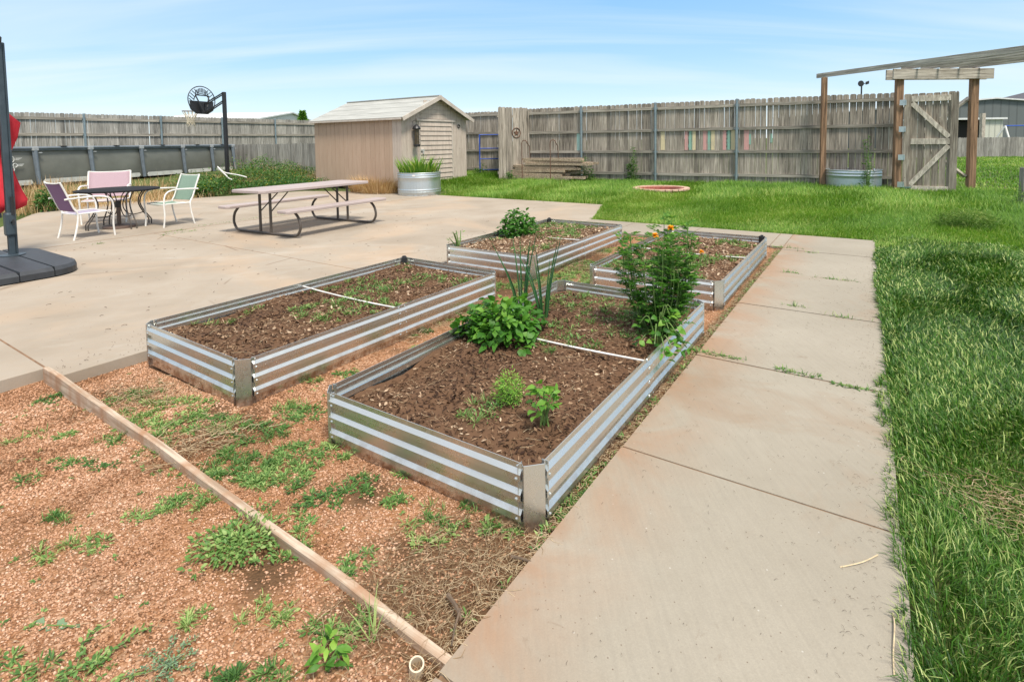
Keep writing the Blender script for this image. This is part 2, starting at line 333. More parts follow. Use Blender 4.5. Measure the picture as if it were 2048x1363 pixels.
def blades(name,P,H,Wd,mat,parent=None,var=None,lean=None,az=None,bend=.5):
    n=len(P); az=rng.uniform(0,2*PI,n) if az is None else az; lean=np.abs(rng.normal(0,.35,n)) if lean is None else lean
    V,T,c=bladegeo(P,H,Wd,az,lean,bend); var=rng.random(n) if var is None else var
    return npmesh(name,V,T,mat,parent,np.repeat(var,c))
def merge(L):
    V=[];T=[];A=[];n=0
    for (v,t,a) in L: V.append(v);T.append(t+n);A.append(a);n+=len(v)
    return np.concatenate(V),np.concatenate(T),np.concatenate(A)
def strip_tris(P0,P1,w):                                   # thin triangular prism twigs between point pairs
    n=len(P0); d=nrm(P1-P0); s=nrm(np.cross(d,np.tile([[0.1,.2,1.]],(n,1)))); u=np.cross(s,d); w=np.broadcast_to(np.asarray(w,float),(n,))[:,None]
    V=np.stack([P0+s*w,P0-s*w*.5+u*w,P0-s*w*.5-u*w,P1+s*w*.6,P1-s*w*.3+u*w*.6,P1-s*w*.3-u*w*.6],1).reshape(-1,3)
    T=np.array([[0,1,4],[0,4,3],[1,2,5],[1,5,4],[2,0,3],[2,3,5]]); return V,(np.arange(n)[:,None,None]*6+T[None]).reshape(-1,3)
# ================================================ SETTING
def grid(name,a0,a1,b0,b1,na,nb,fn,mat,varfn=None):
    A,B=np.meshgrid(np.linspace(a0,a1,na),np.linspace(b0,b1,nb)); Z=fn(A,B)
    X=A*EX[0]+B*EY[0];Y=A*EX[1]+B*EY[1]; V=np.stack([X,Y,Z],-1).reshape(-1,3)
    i=np.arange((na)*(nb)).reshape(nb,na); q=np.stack([i[:-1,:-1],i[:-1,1:],i[1:,1:],i[1:,:-1]],-1).reshape(-1,4)
    tri=np.concatenate([q[:,[0,1,2]],q[:,[0,2,3]]]); return npmesh(name,V,tri,mat,None,(varfn(A,B).ravel() if varfn else None),True)
def gz(a,b): return -.075+.05*S((a+4.3)/2.0)+.006*fbm(a,b,3.,3)
# far ground: graded spacing out to the horizon
ga=np.unique(np.concatenate([-np.geomspace(30,1500,14),np.linspace(-30,30,121),np.geomspace(30,1500,14)])); A,B=np.meshgrid(ga,ga)
Z=E(A,B)-.085-.05*S((np.hypot(A,B)-40)/60)*0; Z=np.where((A>.3)|(B>9.2),Z+.07,Z)
V=np.stack([A*EX[0]+B*EY[0],A*EX[1]+B*EY[1],Z],-1).reshape(-1,3); n_=len(ga); i=np.arange(n_*n_).reshape(n_,n_); q=np.stack([i[:-1,:-1],i[:-1,1:],i[1:,1:],i[1:,:-1]],-1).reshape(-1,4)
tag(npmesh('ground',V,np.concatenate([q[:,[0,1,2]],q[:,[0,2,3]]]),M_soil,None,None,True),kind='structure')
def dirty(a,b):
    X=a*EX[0]+b*EY[0];Y=a*EX[1]+b*EY[1]; m=0*X
    for (x,y,r_) in ((-.25,1.72,.30),(-.1,1.85,.22),(-.45,1.62,.2),(-1.55,2.68,.22),(-1.75,2.85,.2),(-.62,2.2,.1),(-.85,1.78,.12),(-2.45,3.2,.2),(0,5.4,.5),(.7,6.3,.6)): m=np.maximum(m,np.exp(-((X-x)**2+(Y-y)**2)/r_**2))
    m=np.maximum(m,np.exp(-((a+.97)/.05)**2)); return np.clip(m*1.2+.25*fbm(a,b,5,3)*(m>.1),0,.85)
tag(grid('gravel_bed',-4.6,-.93,-2.5,8.0,150,420,gz,M_gravel,dirty),kind='structure')
def slab(mb,pts,top=0,th=.1,g=0):
    P=[W(a,b,top-th) for a,b in pts]; mb.poly(P,(0,0,th))
pat=MB(); j=.006
# patio slabs, split by saw cuts; outline follows the weeds at the far side
slab(pat,[(-4.24,1.19),(-4.24,4.1-j),(-9.85+j,4.1-j),(-9.85+j,1.19)])
slab(pat,[(-4.24,4.1+j),(-4.24,7.85),(-4.24,8.95),(-4.95,11.12),(-9.85+j,11.12),(-9.85+j,4.1+j)])
slab(pat,[(-9.85-j,-3),(-9.85-j,6.6-j),(-15.9,6.6-j),(-15.9,4.5),(-15.0,3.9),(-12.6,2.7),(-12.2,-3)],top=.004)
slab(pat,[(-9.85-j,6.6+j),(-9.85-j,11.12),(-12.2,11.1),(-14.4,10.2),(-14.9,8.5),(-15.8,6.6+j)],top=.004)
slab(pat,[(-4.46,-3),(-4.46,1.175),(-9.85+j,1.175),(-9.85+j,-3)],top=.006,th=.12)
tag(pat.build('patio',M_conc,bevel=.004),kind='structure')
wk=MB(); js=[-3.0,-.27,1.03,2.33,3.62,4.98,6.33,7.68,8.95]
V=[];T=[];A_=[];n=0
for i in range(len(js)-1):
    b0,b1=js[i]+.0075,js[i+1]-.0075; na=12
    wk.var=0
    for k in range(na):
        ar=.135-.0095*max(b0,0); a0=-.95+(ar+.95)*k/na; a1=-.95+(ar+.95)*(k+1)/na; z=0.0015*((i*7)%3)
        m0=len(wk.v); P=[W(a0,b0,z-.1),W(a1,b0,z-.1),W(a1,b1,z-.1),W(a0,b1,z-.1),W(a0,b0,z),W(a1,b0,z),W(a1,b1,z),W(a0,b1,z)]
        F=[(4,5,6,7),(0,1,5,4),(2,3,7,6)]+([(3,0,4,7)] if k==0 else [])+([(1,2,6,5)] if k==na-1 else [])
        wk.add(P,F); vv=lambda a:max(0.,1-(a+.95)/.42)**1.15
        va,vb=vv(a0),vv(a1); wk.a[m0:]=[va,vb,vb,va]*2
cj=[-4.235,-3.4,-2.28,-1.12,-.955]
for i in range(4):
    wk.var=.15; slab(wk,[(cj[i]+.005,7.86),(cj[i+1]-.005,7.86),(cj[i+1]-.005,8.95),(cj[i]+.005,8.95)],top=.001)
tag(wk.build('walkway',M_walk),kind='structure')
js_=MB()
def strip(p,q,w=.022,z=-.004): P=W(*p);Q=W(*q); js_.bar((P[0],P[1],z-.02),(Q[0],Q[1],z-.02),w,.04)
for b_ in js[1:-1]: strip((-.945,b_),(.12-.0095*b_,b_))
for a_ in cj[1:]: strip((a_,7.87),(a_,8.94))
strip((-4.25,4.1),(-9.84,4.1),.018,.0-.002); strip((-9.85,1.2),(-9.85,11.1),.03,.001); strip((-4.47,1.183),(-9.8,1.183),.022,-.001); strip((-9.87,6.6),(-15.7,6.6),.02,0)
tag(js_.build('joint_soil',plain('joint_dirt',(.21,.125,.07),.95,v=.35,sc_=12)),kind='structure')
# ------------------------------------------------ raised beds
def bed_profile():
    H=.235; P=[(0,H),(0,H-.022)];z=H-.022
    for k in range(3):
        P+=[(.014,z-.017),(.014,z-.042),(0.002,z-.045),(0.0,z-.050),(0,z-.078)]; z-=.078
    return P[:-1]+[(0,-.045)]
def panel_mesh(L,seam=None):
    P=bed_profile(); th=.0028; V=[];F=[]; m=len(P)
    for x in (0,L):
        for (o,z) in P: V.append((x,-o,z))
        for (o,z) in P: V.append((x,-o+th,z))
    for i in range(m-1):
        F+= [(i,i+1,2*m+i+1,2*m+i),(m+i+1,m+i,3*m+i,3*m+i+1)]
    F+=[(0,2*m,3*m,m),(m-1,2*m-1,4*m-1,3*m-1)]+[(i,m+i,m+i+1,i+1) for i in range(m-1)]+[(2*m+i,2*m+i+1,3*m+i+1,3*m+i) for i in range(m-1)]
    mb=MB(); mb.add(V,F)
    return mb
BW,BL,BC,BH=1.22,2.447,.061,.235
def make_bed():
    r=empty('raised_garden_bed')
    def pn(x,y,rz,L,name='side_panel'):
        mb=panel_mesh(L); o=mb.build(name,M_galv,r); o.location=(x,y,0); o.rotation_euler=(0,0,rz)
        bt=MB()
        xs=[.018,L-.018]+([L/2-.03,L/2+.03] if L>2 else [])
        for bx in xs:
            for z in (.222,.143,.064): bt.lathe([(.0065,0),(.0065,.003),(.003,.006)],8,(0,0,0)); 
        bt=MB()
        for bx in xs:
            for z in (.221,.178-.0,.1,.022):
                V=[];n=8
                oo=.0135 if z in (.178,.1,.022) else 0.0005
                for (rr,dd) in ((.0065,0),(.0062,.003),(.003,.0055)):
                    for k in range(n): V.append((bx+rr*math.cos(2*PI*k/n),-oo-dd,z+rr*math.sin(2*PI*k/n)))
                bt=MB(); bt.add(V,[(i*n+k,i*n+(k+1)%n,(i+1)*n+(k+1)%n,(i+1)*n+k) for i in range(2) for k in range(n)]+[tuple(2*n+k for k in range(n))])
                bt.build('bolt',M_galv,o)
        if L>2:                                   # lap where two sheets join
            lp=panel_mesh(.05); q=lp.build('seam_strip',M_galv,o); q.location=(L/2-.025,-.003,0)
    pn(BC,0,0,BW-2*BC); pn(BW,BC,PI/2,BL-2*BC); pn(BW-BC,BL,PI,BW-2*BC); pn(0,BL-BC,-PI/2,BL-2*BC)
    for (x,y,rz) in ((0,BC,-PI/4),(BW-BC,0,PI/4),(BW,BL-BC,3*PI/4),(BC,BL,5*PI/4)):
        mb=MB(); L=BC*math.sqrt(2)
        mb.box((L/2,-.0165,(BH-.045)/2),(L-.004,.003,BH+.045)); 
        mb.box((.001,-.0095,(BH-.045)/2),(.002,.013,BH+.045)); mb.box((L-.001,-.0095,(BH-.045)/2),(.002,.013,BH+.045))
        mb.box((-.006,.0075,(BH-.045)/2),(.03,.0025,BH+.043),Matrix.Rotation(PI/4,3,'Z')); mb.box((L+.006,.0075,(BH-.045)/2),(.03,.0025,BH+.043),Matrix.Rotation(-PI/4,3,'Z'))
        o=mb.build('corner_plate',M_galv,r,bevel=.001); o.location=(x,y,0); o.rotation_euler=(0,0,rz)
    mb=MB(); mb.tube(smoothpts([(.012,BL/2,.205),(.3,BL/2,.197),(.75,BL/2+.01,.190),(BW-.012,BL/2,.205)],5),.006,8); mb.build('cross_brace',M_white,r,True)
    return r
bed0=make_bed()
beds=[('A',-.9453,2.5972,-.5828,'nearest galvanized raised bed beside the walkway, with a bushy bean plant and tall marigold'),
('B',-2.5326,3.6459,-.6002,'long galvanized raised bed at the patio edge with bare dark mulch and only small weeds'),
('C',-.8048,6.2944,-.5875,'far galvanized raised bed holding one round leafy bush, patio side'),
('D',.729,5.1716,-.5816,'far galvanized raised bed next to the walkway, partly hidden behind the tall marigold')]
BED={}
for i,(k,x,y,yw,lb) in enumerate(beds):
    b=bed0 if i==0 else copy_tree(bed0)
    b.location=(x,y,0); b.rotation_euler=(0,0,yw); tag(b,lb,'garden bed','galvanized raised garden beds'); BED[k]=(x,y,yw)
for o_ in [x for x in col.objects if x.name.startswith('raised_garden_bed')]:
    k=[b[0] for b in beds if b[4]==o_['label']][0]
    if k in 'BCD':
        m=MB(); u_=.045 if k in 'BC' else BW-.045; sg=1 if k in 'BC' else -1
        m.box((u_,BL-.045,.205),(.055,.05,.085),Matrix.Rotation(sg*PI/4,3,'Z')); m.box((u_,BL-.045,.25),(.03,.03,.02)); m.build('corner_clip',M_black,o_,bevel=.004)
def bedW(k,u,v,z=0):
    x,y,yw=BED[k]; c,s=math.cos(yw),math.sin(yw); return (x+u*c-v*s,y+u*s+v*c,z)
def soilz(k,u,v):
    edge=np.minimum(np.minimum(u,BW-u),np.minimum(v,BL-v)); low={'A':.145,'B':.15,'C':.17,'D':.165}[k]
    return low+.028*S(edge/.45)+.014*fbm(u+ord(k),v,3.2,4)+.005*fbm(u,v+ord(k),26,2)-.05*np.exp(-((u-.15)**2+(v-.5)**2)/.04)*(k in 'AB')
mul={'A':'dark brown bark mulch filling the nearest raised bed','B':'dark bark mulch filling the raised bed at the patio edge','C':'pale woody mulch filling the far bed with the round bush','D':'reddish mulch filling the far bed beside the walkway'}
for k,(x,y,yw) in BED.items():
    nu,nv=50,100; U,Vv=np.meshgrid(np.linspace(.004,BW-.004,nu),np.linspace(.004,BL-.004,nv))
    # corners cut to the chamfer
    m_=.064; 
    for cu in (0,1):
        for cv in (0,1):
            du=U if cu==0 else BW-U; dv=Vv if cv==0 else BL-Vv; dd=np.maximum(m_-(du+dv),0)/2
            U=U+dd*(1 if cu==0 else -1); Vv=Vv+dd*(1 if cv==0 else -1)
    Z=soilz(k,U,Vv); c,s=math.cos(yw),math.sin(yw)
    V1=np.stack([x+U*c-Vv*s,y+U*s+Vv*c,Z],-1).reshape(-1,3); i=np.arange(nu*nv).reshape(nv,nu); q=np.stack([i[:-1,:-1],i[:-1,1:],i[1:,1:],i[1:,:-1]],-1).reshape(-1,4); T1=np.concatenate([q[:,[0,1,2]],q[:,[0,2,3]]])
    n={'A':14000,'B':11000,'C':7500,'D':7500}[k]; sz={'A':.8,'B':.95,'C':1.25,'D':1.15}[k]
    u=rng.uniform(.04,BW-.04,n); v=rng.uniform(.04,BL-.04,n); ok=(np.minimum(u,BW-u)+np.minimum(v,BL-v))>.1; u=u[ok];v=v[ok];n=len(u)
    P=np.stack([x+u*c-v*s,y+u*s+v*c,soilz(k,u,v)+.002+.006*rng.random(n)],1)
    D=nrm(np.stack([rng.normal(size=n),rng.normal(size=n),rng.normal(0,.42,n)],1)); N=nrm(np.stack([rng.normal(0,.7,n),rng.normal(0,.7,n),np.ones(n)],1))
    L=rng.uniform(.012,.042,n)*sz; Wd=L*rng.uniform(.15,.5,n)
    patch=fbm(u*1.0,v,2.5,3); tone={'A':.04,'B':.08,'C':.34,'D':.26}[k]
    va=np.clip(rng.beta(1.3,2.2,n)+tone-.22*(patch>.1)*(k in 'AB'),0,1)
    V2,T2,c8=leafgeo(P,D,N,L,Wd,fold=.05,droop=.02)
    V,T,A1=merge([(V1,T1,np.full(len(V1),.30)),(V2,T2,np.repeat(va,c8))])
    o=npmesh('mulch',V,T,M_chip,None,A1); tag(o,mul[k],'mulch',None,'stuff')
# ------------------------------------------------ gravel pebbles
def scatter(n,a0,a1,b0,b1): return rng.uniform(a0,a1,n),rng.uniform(b0,b1,n)
def inbed(a,b,m=.02):
    r=np.zeros(len(a),bool); X=a*EX[0]+b*EY[0];Y=a*EX[1]+b*EY[1]
    for k,(x,y,yw) in BED.items():
        u=(X-x)*math.cos(yw)+(Y-y)*math.sin(yw); v=-(X-x)*math.sin(yw)+(Y-y)*math.cos(yw); r|=(u>-m)&(u<BW+m)&(v>-m)&(v<BL+m)
    return r
def AB3(a,b,z): return np.stack([a*EX[0]+b*EY[0],a*EX[1]+b*EY[1],z],1)
a1,b1=scatter(105000,-4.45,-.96,-.4,2.2); a2,b2=scatter(22000,-4.2,-.96,1.6,7.8)
a=np.concatenate([a1,a2]);b=np.concatenate([b1,b2]); ok=~inbed(a,b,.0); 
X=a*EX[0]+b*EY[0];Y=a*EX[1]+b*EY[1]; ok&=(Y>1.15)&(X/Y>-1.15)&(rng.random(len(a))>dirty(a,b)*.75); a=a[ok];b=b[ok]; n=len(a)
P=AB3(a,b,gz(a,b)+.001)
r=rng.uniform(.0027,.0066,n)*(1+.35*(np.hypot(a,b)>3)); oct_=np.array([[1,0,0],[0,1,0],[-1,0,0],[0,-1,0],[0,0,.75],[0,0,-.6]])
q=oct_[None]+rng.normal(0,.27,(n,6,3)); V=(P[:,None]+q*r[:,None,None]*np.array([1.15,.9,.8])).reshape(-1,3)
T=np.array([[0,1,4],[1,2,4],[2,3,4],[3,0,4],[1,0,5],[2,1,5],[3,2,5],[0,3,5]]); tri=(np.arange(n)[:,None,None]*6+T[None]).reshape(-1,3)
pv=np.clip(rng.beta(2,1.7,n)-.22*S(fbm(a,b,1.4,3)*1.5-.1)-.2*S(fbm(a,b,5,2)*2),0,1)
tag(npmesh('gravel',V,tri,M_peb,None,np.repeat(pv,6)),'loose pinkish crushed gravel around the raised beds','gravel',None,'stuff')
# ------------------------------------------------ lawn
def frustum(X,Y,m=1.0): return (Y>.9)&(X/Y<1.02+m/np.maximum(Y,1))&(X/Y>-1.0-m/np.maximum(Y,1))
def lawnmask(a,b):
    m=(a>.125-.0095*b-.035*np.clip(fbm(a*2,b,7,3),-.3,1.2)*(b<9))|((b>8.97)&(a>-4.3-.0))|((b>11.15)&(a>-9.85))|((b>11.75)&(a>-11.15))|((b>14.25)&(a>-14))|((b>9.0)&(a>-4.24-(b-8.95)*.33))
    m&=b<17.2
    return m
def place(n,a0,a1,b0,b1,mask=None):
    a,b=scatter(n,a0,a1,b0,b1); X=a*EX[0]+b*EY[0];Y=a*EX[1]+b*EY[1]; ok=frustum(X,Y)&lawnmask(a,b)
    if mask is not None: ok&=mask(a,b)
    return a[ok],b[ok]
RING=toab(3.95,14.35)
def tall(a,b): return S((b-9.6)/1.6)*S((a+9)/2)*.5+.5
L_=[]
# dark fescue beside the walk
a,b=place(430000,.04,3.4,.9,9.4,lambda a,b:np.hypot(a,b)<9.3); d=np.hypot(a,b); keep=rng.random(len(a))<np.clip((5./d)**1.1,.25,1); a=a[keep];b=b[keep];d=d[keep];n=len(a)
bp_=toab(1.82,2.0); bare=(np.hypot((a-bp_[0])*1.4,b-bp_[1])<.08+.1*fbm(a,b,3,3))&(rng.random(len(a))<.85); a=a[~bare];b=b[~bare];d=d[~bare];n=len(a)
P=AB3(a,b,np.full(n,-.012)); H=rng.uniform(.022,.075,n)*(1+.35*fbm(a,b,2.2,3)).clip(.5,1.6)*np.where(a<.2,.85,1); wd=.0036*np.clip(d/2.4,1,3.2)
va=np.clip(rng.beta(1.6,3.2,n)+.12*fbm(a,b,1.3,3),0,1); tip=rng.random(n)<.085; va=np.where(tip,1.,va); H=np.where(tip,H*.8+.02,H)
flow=fbm(a,b,1.1,2)*3; az=flow+rng.normal(0,1.1,n); az=np.where(a<.20,rng.normal(YW+PI,1.1,n),az)
H=H*np.where(rng.random(n)<.06,1.5,1); o=blades('grass',P,H,wd,M_grass1,None,va,np.abs(rng.normal(.35,.38,n)),az,.7); tag(o,'dark green uncut grass along the right edge of the walkway','grass',None,'stuff')
# bright lawn
def mk(n,a0,a1,b0,b1,H0,H1,wd,mask=None,yel=.0):
    a,b=place(n,a0,a1,b0,b1,mask); rr=np.hypot(a-RING[0],b-RING[1])>.68; a=a[rr];b=b[rr];n=len(a); P=AB3(a,b,E(a,b)-.035)
    tl=np.where((b>9.5),.55+.45*S((b-9.3)/2.2),.6)
    H=rng.uniform(H0,H1,n)*tl*(1+.25*fbm(a,b,.9,3)).clip(.5,1.6)
    va=np.clip(rng.beta(2,2.6,n)+.16*fbm(a,b,.55,3)+yel+.10*np.exp(-((b-13.2)/1.6)**2),0,1)
    V,T,c=bladegeo(P,H,np.full(n,wd)*rng.uniform(.7,1.3,n),fbm(a,b,.8,2)*2+rng.normal(0,1.2,n),np.abs(rng.normal(.15,.3,n)),.6); return (V,T,np.repeat(va,c))
far=lambda a,b:(b>8.4)|(np.hypot(a,b)>8.6)
L_.append(mk(190000,-5,4.5,8.4,12.5,.09,.20,.0075,far)); L_.append(mk(130000,-11,6,12.5,17.2,.10,.24,.012)); L_.append(mk(30000,1,10,8,16,.05,.13,.010,far,.06)); L_.append(mk(60000,-11.5,-4.2,10.9,15,.08,.18,.009)); L_.append(mk(30000,-14,-9.5,13.5,17,.08,.18,.011))
a,b=scatter(60000,2,16,15,45); X=a*EX[0]+b*EY[0];Y=a*EX[1]+b*EY[1]; ok=frustum(X,Y)&(X/Y>.78)&(Y<34); a=a[ok];b=b[ok]; n=len(a)
V,T,c=bladegeo(AB3(a,b,E(a,b)-.04),rng.uniform(.05,.14,n),np.full(n,.03),rng.uniform(0,6.3,n),np.abs(rng.normal(.2,.3,n)),.5); L_.append((V,T,np.repeat(np.clip(rng.beta(2,2.4,n)+.2*fbm(a,b,.3,3),0,1),c)))
V,T,A1=merge(L_); tag(npmesh('grass',V,T,M_grass2,None,A1),'bright tall lawn grass in front of the back fence','grass',None,'stuff')
# ------------------------------------------------ fences
def fence(name,p0,p1,z0,H,label,mat=M_fence,rails=(.25,.92,1.6,2.25),posts=(),side=-1,pw=.138,gap=.007,jit=.012,post_mat=M_steelpost,postH=None,rail_mat=M_rail,dog=True,group=None,rh=.085,zf=None):
    p0=Vector((*p0,0));p1=Vector((*p1,0));d=p1-p0;L=d.length; r=empty(name,(p0.x,p0.y,z0),math.atan2(d.y,d.x)); tag(r,label,'fence',group)
    mb=MB();x=0;k=0
    while x<L-.03:
        w_=min(pw*random.uniform(.93,1.05),L-x); h=H+random.uniform(-jit,jit); mb.var=min(1,max(0,random.gauss(.5,.22))); y=random.uniform(-.003,.003); c=.028 if dog else .004; lean=random.uniform(-.004,.004)
        P=[(x,y,0),(x+w_,y,0),(x+w_+lean,y,h-c),(x+w_-c+lean,y,h),(x+c+lean,y,h),(x+lean,y,h-c)]
        mb.poly(P,(0,.016,0)); x+=w_+gap*random.uniform(.3,1.5)+(.02 if random.random()<.02 else 0)
    mb.build('picket_panel',mat,r)
    for z in rails:
        m=MB(); xs=[0]+list(posts)+[L]; xs=sorted(set(xs))
        for i in range(len(xs)-1):
            m.var=random.uniform(.2,.8); m.box(((xs[i]+xs[i+1])/2,side*.028 if side<0 else .036,z+random.uniform(-.008,.008)),(xs[i+1]-xs[i]-.006,.038,rh))
        m.build('rail',rail_mat,r)
    for px in posts:
        m=MB(); hh=postH or H-.02; m.lathe([(.04,-.05),(.04,hh),(.045,hh),(.045,hh+.02),(.02,hh+.045)],12,(px,side*.085,0)); 
        for z in rails: m.box((px,side*.06,z),(.12,.012,.05))
        m.build('post',post_mat,r,True)
    return r
def onfence(a0,b0,a1,b1,px):                         # distance along the fence line where image column px falls
    s_=(px-1024)/1083.67; p0=np.array(W(a0,b0)[:2]);p1=np.array(W(a1,b1)[:2]);d=(p1-p0)/np.linalg.norm(p1-p0)
    return float((s_*p0[1]-p0[0])/(d[0]-s_*d[1]))
RF=(-10.1,16.05,.47,17.05)
posts=[onfence(*RF,x) for x in (1165,1312.5,1474)]
rf=fence('wooden_fence',W(*RF[:2])[:2],W(*RF[2:])[:2],0.05,2.50,'tall weathered picket fence behind the lawn, with pastel painted pickets and steel posts',posts=posts,rails=(.32,1.0,1.66,2.33))
def painted(px,c,z0=1.05,z1=1.62,w=.13):
    x=onfence(*RF,px); m=MB(); m.box((x,-.0035,(z0+z1)/2),(w,.005,z1-z0)); m.var=random.random(); o=m.build('painted_picket',c,rf); return o
def chalk(name,c): 
    t=NT(name);k=t.co('Object',(30,30,3)); n=t.noise(k,1.,5,.7); return t.fin(t.mix(t.rng(n,.5,.72,0,.8),c,(.3,.27,.22)),.9,0,.1)
M_pc=chalk('cream_paint',(.66,.56,.36));M_pp=chalk('pink_paint',(.60,.33,.31));M_pt=chalk('teal_paint',(.27,.46,.38));M_pa=chalk('aqua_paint',(.40,.60,.55))
for px,c in ((1158,M_pa),(1326,M_pc),(1374,M_pp),(1380.5,M_pt),(1387,M_pc),(1411,M_pp),(1418,M_pt),(1425,M_pc),(1450.5,M_pp),(1457.5,M_pt),(1465,M_pc),(1493,M_pp)): painted(px,c)
painted(1500,M_pt,1.2,1.5,.05); painted(1543,M_pt,1.25,1.5,.05)
fence('wooden_fence',W(-14.2,16.5)[:2],W(-11.25,16.75)[:2],.1,2.46,'short weathered picket fence section between the shed and the jutting panel',posts=[2.85],rails=(.30,1.0,1.66,2.33))
lf_p0=W(-25.3,2.0)[:2];lf_p1=W(-25.3,19.6)[:2]
fence('wooden_fence',lf_p0,lf_p1,.45,2.25,'long grey picket fence behind the swimming pool',mat=M_fence2,posts=[6.3-2.7,6.3,9.0,11.6,14.3],rails=(.2,1.45,2.05),rh=.1)
fence('wooden_fence',W(-24.9,12.6)[:2],W(-15.6,12.6)[:2],.25,1.2,'low dark picket fence between the pool and the shed',mat=M_fence2,rails=(.3,.9),side=1,posts=[],dog=False)
fence('wooden_fence',(24.0,34.2),(40,31.6),-.05,1.33,'low grey picket fence across the far lawn, right of the gate',mat=M_fence2,rails=(.3,1.),side=1)
# jutting panel beside the blue ladder rack
wp0=W(-10.47,14.95);wp1=W(-9.98,16.0)
r=fence('wooden_fence',wp0[:2],wp1[:2],.08,2.50,'weathered picket panel jutting out from the fence, with a rusty star medallion',rails=(.3,1.2,2.2),side=1,pw=.135)
r['category']='fence panel'
m=MB(); m.box((1.165,-.02,1.2),(.05,.07,2.4)); m.build('post',M_fence,r)
fence('wooden_fence',wp0[:2],W(-11.3,16.72)[:2],.08,2.48,'back leaf of the jutting fence panel, mostly hidden',rails=(.3,1.2,2.2),side=1)['category']='fence panel'
# star medallion
sr=empty('star_medallion',(wp0[0]+.62*(wp1[0]-wp0[0])-.03*(wp1[1]-wp0[1]),wp0[1]+.62*(wp1[1]-wp0[1])-.03*(wp0[0]-wp1[0])*-1,1.72),math.atan2(wp1[1]-wp0[1],wp1[0]-wp0[0])); tag(sr,'round rusty metal star medallion hung on the jutting fence panel','wall ornament')
m=MB(); m.tube([(.165*math.cos(q),0,.165*math.sin(q)) for q in np.linspace(0,2*PI,25)[:-1]],.014,6,closed=True); m.build('ring',M_rust,sr,True)
m=MB(); pts=[((.115 if i%2==0 else .05)*math.sin(i*PI/5),0,(.115 if i%2==0 else .05)*math.cos(i*PI/5)) for i in range(10)]; m.poly(pts,(0,-.012,0)); m.build('star',M_rust,sr)
